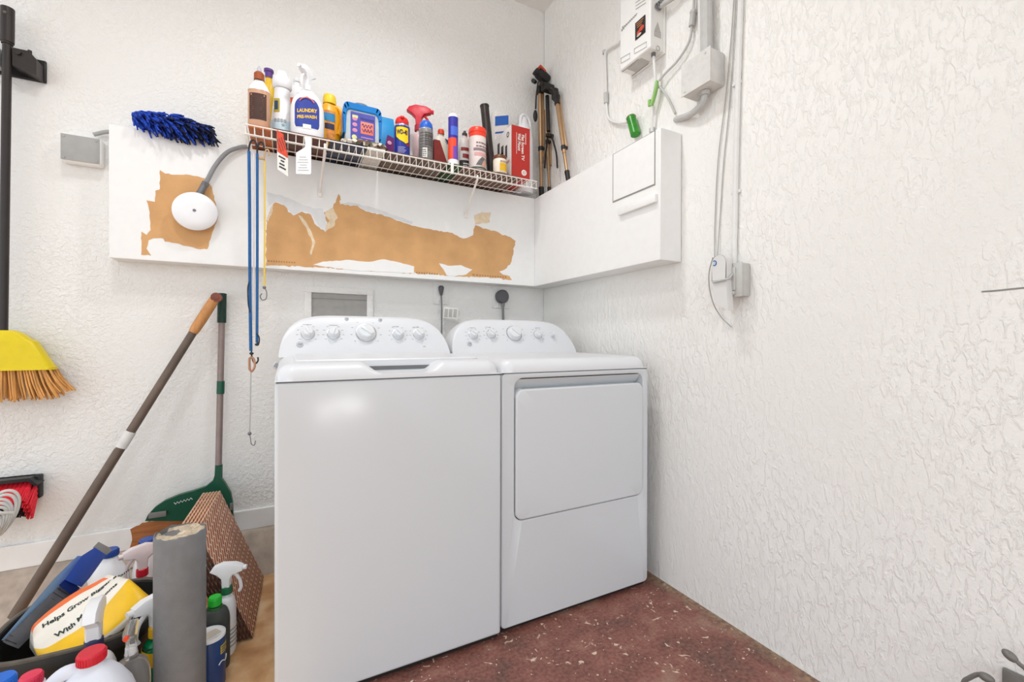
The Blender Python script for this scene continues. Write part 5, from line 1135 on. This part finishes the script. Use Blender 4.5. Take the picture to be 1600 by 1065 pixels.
# round blank cover with flexible conduit
cc = P(304.5, 329.5, y=SY - .045)
rc = thing('round_box_cover', 'round white cover on a ceiling box fixed to the soffit front', 'electrical box', (cc.x, SY, cc.z))
RYm = Matrix.Translation((cc.x, SY, cc.z)) @ Matrix.Rotation(pi / 2, 4, 'X')
g = G(RYm); g.lathe([(.062, .0015), (.062, .034), (.055, .036)], seg=36); g.done('box_body', M('tan_grey_box', '8F7355', .6), rc)
g = G(RYm); g.lathe([(.076, .036), (.0785, .038), (.078, .042), (.070, .049), (.045, .055), (.020, .0565), (.0005, .0567)], seg=48, cap=False); g.lathe([(.0005, .0362), (.076, .036)], seg=48, cap=False); g.done('cover', m_wp, rc)
g = G(RYm); g.lathe([(.006, .056), (.0055, .059), (.0005, .0595)], seg=14, cap=False); g.done('screw', m_gh, rc)
cf = thing('flexible_conduit', 'grey flexible conduit curving from the round cover to the soffit top', 'conduit', P(316, 296, y=SY - .02))
g = G(); g.tube([P(313, 301, y=SY - .022), P(323, 283, y=SY - .024), P(337, 258, y=SY - .024), P(355, 238, y=SY - .022), P(375, 230, y=SY - .016), P(386, 229, y=SY - .0095)], .0088, seg=10); g.done('conduit', M('grey_conduit', '8B8B8D', .45, var=.05, bump=.3, bscale=200), cf)
g = G(); g.cyl(P(311, 304, y=SY - .022), P(320, 288, y=SY - .024), .0125, seg=12); g.cyl(P(319.5, 289.5, y=SY - .024), P(322, 285, y=SY - .024), .0140, seg=6); g.done('connector', m_gh, cf)
# wall boxes behind the machines
a, b = P(476, 445, y=YB - .012), P(583, 500, y=YB - .012); zt_ = P(530, 449, y=YB - .012).z; zl = zt_ - .24
wb = thing('washer_outlet_box', 'recessed white washer outlet box on the wall behind the washing machine', 'outlet box', ((a.x + b.x) / 2, YB, zl))
g = G(); fw = .030
for c_, d_ in ((((a.x + b.x) / 2, YB - .006, zt_ - fw / 2), (b.x - a.x, .012, fw)), (((a.x + b.x) / 2, YB - .006, zl + fw / 2), (b.x - a.x, .012, fw)), ((a.x + fw / 2, YB - .006, (zt_ + zl) / 2), (fw, .012, zt_ - zl - 2 * fw)), ((b.x - fw / 2, YB - .006, (zt_ + zl) / 2), (fw, .012, zt_ - zl - 2 * fw))): g.box(c_, d_, bev=.001)
g.done('frame', m_wall, wb)
g = G(); g.box(((a.x + b.x) / 2, YB - .0015, (zt_ + zl) / 2), (b.x - a.x - 2 * fw + .004, .003, zt_ - zl - 2 * fw + .004)); g.mat(1)
g.box(((a.x + b.x) / 2, YB - .0035, zt_ - fw - .028), (b.x - a.x - 2 * fw - .004, .002, .0015)); g.done('back_panel', [M('recess_shade_grey', 'A3A09C', .7), m_gap], wb)  # flat panel, its grey paints in the shade of a recess
def outlet(label, u0, v0, u1, v1, rnd, du_=0):
    a, b = P(u0, v0, y=YB - .004), P(u1, v1, y=YB - .004); cx, cz = (a.x + b.x) / 2, (a.z + b.z) / 2
    t = thing('wall_outlet', label, 'outlet', (cx, YB, cz)); G().box((cx, YB - .0035, cz), (b.x - a.x, .007, a.z - b.z), bev=.003).done('cover_plate', m_wall, t); return t, cx, cz
m_plug = M('dark_grey_plug', '56565A', .5); m_cordg = M('grey_power_cord', '77777A', .5); m_pale = M('pale_grey_plate', 'C8C6C2', .5)
t, cx, cz = outlet('wall outlet with a slim dark plug above the gap between the machines', 677, 439, 701, 476, False)
q = P(689, 452, y=YB - .02)
pg = thing('power_cord', 'dark power cord with a slim plug dropping between the machines', 'power cord', q)
g = G(); g.lathe([(.006, -.034), (.010, -.020), (.0145, 0), (.0155, .012), (.010, .020)], (q.x, YB - .024, q.z), seg=14); g.cyl((q.x, YB - .024, q.z + .006), (q.x, YB - .0072, q.z + .006), .010, seg=12); g.done('plug', m_plug, pg)
g = G(); g.tube([(q.x, YB - .024, q.z - .03), P(690, 475, y=YB - .03), P(690, 520, y=YB - .04), P(688, 560, y=YB - .05)], .0045, seg=8); g.done('cord', m_cordg, pg)
g = G(); c = P(704, 489, y=YB - .036); g.box(c, (.085, .0015, .062), R=Matrix.Rotation(.08, 3, 'Y')); g.mat(1)
for k in range(3): g.box(c + Vector((-.026 + .026 * k, -.0012, 0)), (.020, .0008, .046), R=Matrix.Rotation(.08, 3, 'Y'))
g.done('care_tag', [m_lab, M('light_grey_blocks', 'B9B7B2', .6)], pg)
t, cx, cz = outlet('large dryer outlet with a round grey plug behind the dryer', 769, 446, 796, 482, True)
q = P(785, 463, y=YB - .03)
pg = thing('dryer_cord', 'thick grey dryer cord with a big round plug', 'power cord', q)
RYq = Matrix.Translation((q.x, YB - .0073, q.z)) @ Matrix.Rotation(pi / 2, 4, 'X')
g = G(RYq); g.lathe([(.036, 0), (.040, .008), (.040, .030), (.034, .038), (.0005, .039)], seg=28, cap=False); g.lathe([(.0005, .0001), (.036, 0)], seg=28, cap=False); g.done('plug', m_plug, pg)
g = G(); g.cyl((q.x + .004, YB - .03, q.z - .035), (q.x + .004, YB - .03, q.z - .060), .011, .009, seg=12); g.done('strain_relief', m_cordg, pg)
g = G(); g.tube([(q.x + .004, YB - .03, q.z - .055), (q.x + .004, YB - .032, q.z - .14), (q.x + .004, YB - .04, q.z - .35)], .0075, seg=10); g.done('cord', m_cordg, pg)
# ------------------------------------------------------------------ right wall: heater, conduits, boxes
m_pw = M('painted_white_pipe', 'E2E1DE', .45, var=.03, bump=.15)
m_pg = M('painted_grey_pipe', 'BDBCB9', .45, var=.06)
def R_(u, v, off=.012): return P(u, v, x=XR - off)
# electric water heater
XF = XR - .085
a, b = P(968, 111, x=XF), P(1016, 74, x=XF)          # lower front corners: far and near
z_b = .5 * (a.z + b.z); ya, yb_ = a.y, b.y; z_t = z_b + .33
wh = thing('water_heater', 'white tankless electric water heater high on the right wall', 'water heater', (XR, (ya + yb_) / 2, z_b))
g = G(); g.box(((XF + XR) / 2, (ya + yb_) / 2, (z_b + z_t) / 2), (XR - XF - .002, ya - yb_, z_t - z_b), bev=.006, seg=3)
g.box((XR - .006, (ya + yb_) / 2, (z_b + z_t) / 2 + .004), (.010, ya - yb_ + .012, z_t - z_b + .02), bev=.002); g.done('casing', M('heater_white', 'EAE9E6', .4, var=.015), wh)
q = [P(993, 35.5, x=XF), P(1008.5, 24, x=XF), P(993, 63, x=XF), P(1008.5, 50.5, x=XF)]
dy0, dy1, dz0, dz1 = q[0].y, q[1].y, (q[2].z + q[3].z) / 2, (q[0].z + q[1].z) / 2
yc, zc_ = (dy0 + dy1) / 2, (dz0 + dz1) / 2; dw, dh = abs(dy0 - dy1), dz1 - dz0
g = G(); g.box((XF - .001, yc, zc_), (.003, dw, dh), bev=.0008); g.mat(1)
g.ball((XF - .0028, yc - dw * .15, zc_ - dh * .10), dw * .26, (.06, 1, .7)); g.ball((XF - .0028, yc + dw * .16, zc_ - dh * .20), dw * .16, (.06, 1, .9)); g.mat(2).ball((XF - .0028, yc + dw * .1, zc_ - dh * .36), dw * .2, (.06, 1.2, .5))
g.mat(3)
for k in range(3): g.box((XF - .003, yc + dw * .02 * k, zc_ + dh * (.36 - .12 * k)), (.001, dw * (.7 - .12 * k), dh * .035))
g.done('sticker', [M('black_sticker', '1E1512', .3), M('red_flame_print', 'C8492F', .4, var=.2, scale=90), M('pale_sticker_print', 'C9B8B0', .5), M('orange_print', 'C98A5A', .5)], wh)
g = G(); m_gp2 = M('grey_line_print', '8F8E8B', .6)
sc = []
for k in range(46):
    t = k / 45; u = 971 + 24 * t; v = 46 - 24.5 * t + (3.4 if k < 8 else 1.8) * sin(k * 1.25) * (1 - .35 * t); sc.append(P(u, v, x=XF - .0012))
g.tube(sc, .0011, seg=5, sub=2)
for k in range(3): g.tube([P(993, 14.5 - 5.2 * k, x=XF - .001), P(1009, 4 - 5.2 * k, x=XF - .001)], .0009, seg=5, smooth=False)
for (u0, v0, u1, v1, hh_) in ((991, 76, 1010, 65, 8), (970, 91, 984, 83, 8)):
    pts = [P(u0, v0, x=XF - .001), P(u1, v1, x=XF - .001), P(u1, v1 + hh_, x=XF - .001), P(u0, v0 + hh_, x=XF - .001)]
    g.tube(pts + [pts[0]], .0008, seg=5, smooth=False)
g.done('front_print', m_gp2, wh)
xm = (XF + XR) / 2; g = G(); za = P(1026, 42, y=yb_).z
g.prism([(xm + .018, yb_ - .0004, za - .02), (xm - .020, yb_ - .0004, za - .02), (xm - .001, yb_ - .0004, za + .022)], (0, -.0008, 0)); g.prism([(xm + .018, yb_ - .0004, za - .042), (xm - .020, yb_ - .0004, za - .042), (xm - .020, yb_ - .0004, za - .022), (xm + .018, yb_ - .0004, za - .022)], (0, -.0008, 0))
g.tube([(xm + .001 + .010 * cos(a_), yb_ - .001, P(1026, 75, y=yb_).z + .010 * sin(a_)) for a_ in [k * pi / 5 for k in range(10)]], .0018, seg=5, closed=True)
g.done('warning_label', M('grey_label', 'B4B2AE', .6), wh)
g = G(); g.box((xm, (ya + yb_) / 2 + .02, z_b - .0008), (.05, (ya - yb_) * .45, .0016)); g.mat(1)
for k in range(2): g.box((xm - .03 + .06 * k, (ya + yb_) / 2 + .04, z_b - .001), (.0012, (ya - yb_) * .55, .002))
g.done('bottom_plate', [M('light_grey_plate', 'BEBCB9', .6), m_gap], wh)  # light grey plate with two darker lines under the casing
q = P(1021, 92, x=xm); g = G(); g.cyl((xm, q.y, z_b + .002), (xm, q.y, z_b - .014), .010, seg=6); g.done('fitting', m_gh, wh)
wp_y = q.y
def conduit(name, label, pts, r, mat, cat='conduit', extra=None, sub=6):
    t = thing(name, label, cat, pts[-1]); g = G(); g.tube(pts, r, seg=10, sub=sub); g.done('pipe', mat, t); return t
w1 = conduit('water_pipe', 'thin white pipe under the water heater wrapped in green tape', [Vector((xm, wp_y, z_b - .010)), R_(1023, 112, .04), R_(1024, 128, .035), R_(1021, 150, .032), R_(1019, 166, .030), R_(1019, 192, .022), R_(1018.5, 205, .016)], .0058, m_pw)
g = G(); g.tube([R_(1026, 128, .030), R_(1025, 140, .032), R_(1021, 155, .032), R_(1018, 165, .032)], .0125, seg=9, flat=.7); g.box(R_(1015, 161, .028), (.012, .012, .03), bev=.003); o_ = g.done('green_tape', M('pale_green_tape', '8FC06C', .4, var=.15), w1); o_['label'] = 'pale green tape'
g = G(); g.box(R_(1018.5, 203, .012), (.018, .02, .022), bev=.004); g.done('clip', m_pg, w1)
conduit('cable', 'thin grey cable running from the green tape toward the soffit end', [R_(1028, 134, .024), R_(1038, 144, .016), R_(1047, 160, .010), R_(1055, 177, .006)], .0045, m_pg, 'cable')
c1 = conduit('cable_conduit', 'thin flexible cable curving from the ceiling down to the green tape', [R_(1085, -30, .014), R_(1084, 10, .014), R_(1081, 30, .016), R_(1079.5, 55, .016), R_(1072, 75, .018), R_(1056, 98, .020), R_(1040, 114, .024), R_(1030, 126, .028)], .0050, m_pg)
g = G(); g.cyl(R_(1083, 20, .015), R_(1080.5, 41, .016), .0115, seg=10); g.cyl(R_(1083.5, 17, .015), R_(1083, 21, .015), .0135, seg=6); g.done('connector', m_pg, c1)
c2 = conduit('cable_conduit', 'thin white conduit bending left of the water heater to the green cap', [R_(969, 65, .014), R_(958, 72, .013), R_(948, 79, .013), R_(945.5, 88, .013), R_(946.5, 120, .013), R_(947, 145, .013), R_(947.5, 165, .013), R_(950, 183, .014), R_(958, 190, .014), R_(968, 192, .014), R_(980, 191, .016)], .0058, m_pw)
g = G(); g.cyl(R_(947, 145, .013), R_(947.2, 161, .013), .0115, seg=10); g.cyl(R_(944, 79, .006), R_(944, 84, .006), .009, seg=8); g.done('connector', m_pg, c2)
# green wrapped cap lying on the soffit
q = P(989, 196, x=XR - .030); gc_ = thing('green_cap', 'bright green wrapped cylinder on the soffit top at the conduit end', 'pipe cap', q)
a, b = P(986, 184, x=XR - .030), P(993, 210, x=XR - .030); a.z = max(a.z, ST + .03)
g = G(); d = b - a; g.cyl(a, b, .021, .022, seg=18); g.done('wrap', M('bright_green_film', '2F8A22', .3, var=.35, scale=40), gc_)
g = G(); n_ = d.normalized(); g.cyl(a - n_ * .001, a - n_ * .004, .0185, seg=18); g.cyl(a + n_ * .001, a - n_ * .003, .0225, .0215, seg=18); o_ = g.done('rim', M('brown_green_rim', '8A8456', .5), gc_)
# grey box with pipes
XB = XR - .080
a, b = P(1067, 117, x=XB), P(1110, 112, x=XB)
fa, fb, fc, fd = P(1066, 100, x=XB), P(1110, 75, x=XB), P(1110, 127, x=XB), P(1067, 149, x=XB)
eb = thing('disconnect_box', 'white painted electrical box below the two vertical pipes on the right wall', 'electrical box', (XR, (fa.y + fb.y) / 2, fc.z))
y0_, y1_ = fb.y, fa.y; z0_, z1_ = (fc.z + fd.z) / 2, (fb.z + fa.z) / 2
m_rough = M('rough_white_paint', 'D3D1CD', .6, var=.05, bump=.6, bscale=60)
g = G(); g.box(((XB + XR) / 2, (y0_ + y1_) / 2, (z0_ + z1_) / 2), (XR - XB - .002, y1_ - y0_, z1_ - z0_), bev=.005, seg=2); g.done('box_body', m_rough, eb)
g = G(); g.box((XB - .0015, (y0_ + y1_) / 2, (z0_ + z1_) / 2), (.004, y1_ - y0_ + .004, z1_ - z0_ + .004), bev=.0015); g.cyl((XB - .003, y1_ - .015, z0_ + .012), (XB - .006, y1_ - .015, z0_ + .012), .004, seg=10); g.cyl((XB - .003, y0_ + .02, z1_ - .012), (XB - .006, y0_ + .02, z1_ - .012), .004, seg=10); g.done('cover', m_rough, eb)
t_ = conduit('vertical_pipe', 'thick grey painted pipe dropping from the ceiling into the electrical box', [P(1103, -60, x=XR - .034), P(1103.5, 10, x=XR - .034), Vector((XR - .034, P(1104, 78, x=XR - .034).y, z1_ - .004))], .0215, m_pg, 'pipe')
t_ = conduit('vertical_pipe', 'slim white pipe left of the thick grey pipe above the electrical box', [P(1093, -60, x=XR - .030), P(1094, 10, x=XR - .030), Vector((XR - .030, P(1095, 82, x=XR - .030).y, z1_ - .004))], .0085, m_pw, 'pipe')
t_ = conduit('flexible_conduit', 'short grey conduit curving from the electrical box into the wall', [Vector((XR - .035, P(1102, 145, x=XR - .035).y, z0_ + .004)), R_(1099, 158, .035), R_(1090, 170, .032), R_(1076, 180, .022), R_(1056, 187, .002)], .0125, m_pg)
g = G(); q = Vector((XR - .035, P(1102, 145, x=XR - .035).y, z0_ - .002)); g.cyl(q, q + Vector((0, 0, -.014)), .0185, seg=8); g.done('locknut', m_pg, t_)
# conduit at the top of the heater
t_ = conduit('flexible_conduit', 'grey fitting and conduit leaving the near side of the water heater at the frame top', [Vector((XR - .045, yb_ - .001, P(1032, 8, x=XR - .045).z)), R_(1042, 3, .040), R_(1056, -6, .030), R_(1075, -20, .020)], .0105, m_pg)
g = G(); q = Vector((XR - .045, yb_ - .003, P(1032, 8, x=XR - .045).z))
for k in range(3): g.cyl(q + Vector((0, -.010 * k, .003 * k)), q + Vector((0, -.010 * k - .007, .003 * k + .002)), .017 - .002 * k, seg=10)
g.done('fitting', m_gh, t_)
# tall pipe and thin wires right of it
t_ = conduit('vertical_pipe', 'long slim white painted pipe running down the right wall to the outlet', [R_(1158, -60, .010), R_(1157, 10, .010), R_(1152, 170, .010), R_(1149, 300, .010), R_(1147, 412, .010)], .0095, m_pw, 'pipe', sub=8)
g = G()
for v in (300, 130): g.box(R_(1150 + (1.5 if v == 130 else 0), v, .004), (.008, .035, .012), bev=.002)
g.done('strap', m_pw, t_)
m_wr = M('thin_grey_wire', 'ADACA8', .6)
def wire(label, pts, r): return tag(G().tube(pts, r, seg=6).done('wire', m_wr, origin=pts[0]), label, 'wire')
wire('thin pale wire hanging down the right wall to the white alarm sensor, leftmost of two', [R_(1147, -60, .006), R_(1146, 10, .006), R_(1135, 140, .006), R_(1122, 250, .006), R_(1117, 350, .006), R_(1116.5, 402, .010)], .0020)
wire('thin pale wire between the sensor wire and the slim white pipe', [R_(1150, -60, .005), R_(1149, 20, .005), R_(1140, 160, .005), R_(1131, 250, .005), R_(1125, 340, .005), R_(1121, 402, .012)], .0018)
# outlet with alarm sensor
XO = XR - .045
fa, fb = P(1139, 413, x=XO), P(1160, 462, x=XO)
ob = thing('outdoor_outlet', 'white painted surface outlet box behind the alarm sensor', 'outlet', (XR, (fa.y + fb.y) / 2, fb.z))
g = G(); g.box(((XO + XR) / 2, (fa.y + fb.y) / 2, (fa.z + fb.z) / 2), (XR - XO - .002, fa.y - fb.y, fa.z - fb.z), bev=.005); m_og = M('grey_painted_outlet', 'BFBEBA', .55, var=.06, bump=.4, bscale=60); g.done('box_body', m_og, ob)
g = G(); g.box((XO - .002, (fa.y + fb.y) / 2, (fa.z + fb.z) / 2), (.004, fa.y - fb.y + .003, fa.z - fb.z + .003), bev=.0015); g.box((XO - .006, (fa.y * .55 + fb.y * .45), (fa.z + fb.z) / 2 + .004), (.008, .014, (fa.z - fb.z) * .7), bev=.003); g.cyl((XO - .003, (fa.y * .55 + fb.y * .45), fb.z + .012), (XO - .012, (fa.y * .55 + fb.y * .45), fb.z + .012), .007, seg=12); g.done('cover', m_og, ob)
XS = XR - .085
m_sen = M('sensor_white', 'DAD9D6', .4, var=.015)
q0, q1 = P(1112, 400, x=XS), P(1134, 447, x=XS); sy0, sy1 = q1.y, q0.y; zT = P(1120, 398, x=XS).z; zM = P(1124, 438, x=XS).z; zB = P(1130, 480, x=XS).z; zE = P(1136, 486, x=XS).z
yc = (sy0 + sy1) / 2; hw_ = (sy1 - sy0) / 2
se = thing('alarm_sensor', 'white two-part alarm sensor with a small blue C plugged in front of the outlet box', 'sensor', (XS, yc, zB))
def ptx(pts, x0, x1, g): g.loft([[Vector((x0, a, b)) for a, b in pts], [Vector((x0 + .002, a, b)) for a, b in pts], [Vector((x1, a, b)) for a, b in pts]])
n = 10; up = [(yc - hw_, zM)] + [(yc - hw_ * cos(pi * k / n), zT - hw_ + hw_ * sin(pi * k / n)) for k in range(n + 1)] + [(yc + hw_, zM)]
g = G(); ptx(up, XS, XS + .034, g); bmesh.ops.bevel(g.bm, geom=list(g.bm.edges), offset=.002, segments=2, affect='EDGES'); g.done('upper_body', m_sen, se)
g = G(); lo = [(yc + hw_ * .95, zM), (yc - hw_ * 1.0, zM), (yc - hw_ * 1.25, zE + .004), (yc - hw_ * .6, zB), (yc + hw_ * .55, zB + .014)]; ptx(lo, XS + .002, XS + .032, g); g.done('lower_body', m_sen, se)
g = G(); g.tube([(XS + .030, yc - hw_ * 1.12, zM + .02), (XS + .012, yc - hw_ * 1.15, zM + .006), (XS - .003, yc - hw_ * 1.0, zM), (XS - .003, yc + hw_ * .75, zM - .004)], .004, seg=8); g.done('hinge_bar', m_pg, se)
g = G(); q = P(1116.5, 411, x=XS); g.tube([(XS - .0006, q.y + .0075 * cos(a_), q.z + .0085 * sin(a_)) for a_ in [radians(50 + 26 * k) for k in range(11)]], .0017, seg=6); g.mat(1).cyl((XS - .0002, q.y, q.z), (XS - .001, q.y, q.z), .0045, seg=14); g.done('blue_mark', [M('strong_blue_mark', '2A5CA8', .4), M('pale_blue_dot', 'B8CBE2', .5)], se)
g = G(); g.box((XR - .053, yc - .002, zM + .02), (.012, .03, .03), bev=.003); g.done('plug_block', m_sen, se)
wire('thin white wire looping under the alarm sensor', [R_(1114, 402, .078), R_(1108, 425, .06), R_(1108.5, 450, .05), R_(1115, 475, .04), R_(1127, 495, .02), R_(1143, 511, .004)], .0022)
# ball-ended lever arms poking in at the lower right
m_lev = M('grey_lever', '77746F', .4, metal=.2)
lv = thing('ball_end_hook', 'grey ball-ended hook arms poking in at the lower right corner', 'hook', P(1592, 1110, x=XR))
XH = XR - .05
g = G(); g.box(P(1592, 1110, x=XR - .006), (.010, .05, .16), bev=.003); g.done('mounting_plate', m_lev, lv)
def arm(pts, ball):
    g = G(); g.tube(pts, .0045, seg=8); b_ = pts[0]; d = (Vector(pts[0]) - Vector(pts[1])).normalized(); g.ball(b_, .0095, (1, 1, 1.45), R=d.to_track_quat('Z', 'Y').to_matrix()); g.done('arm', m_lev, lv)
arm([P(1578, 1024, x=XH), P(1592, 1036, x=XH), P(1606, 1052, x=XH + .01), P(1604, 1085, x=XR - .008)], 1)
arm([P(1541, 1058, x=XH), P(1530, 1053, x=XH), P(1516, 1058, x=XH), P(1505, 1068, x=XH), P(1510, 1100, x=XH + .01), P(1580, 1120, x=XR - .01)], 1)
# hairline crack in the right wall
wr = bpy.data.objects['wall_right']
G().tube([P(1534, 455.5, x=XR + .0005), P(1556, 454, x=XR + .0005), P(1580, 451.5, x=XR + .0005), P(1606, 449, x=XR + .0005)], .0022, seg=6).done('crack', M('grey_crack', '8E8C88', .8), wr)
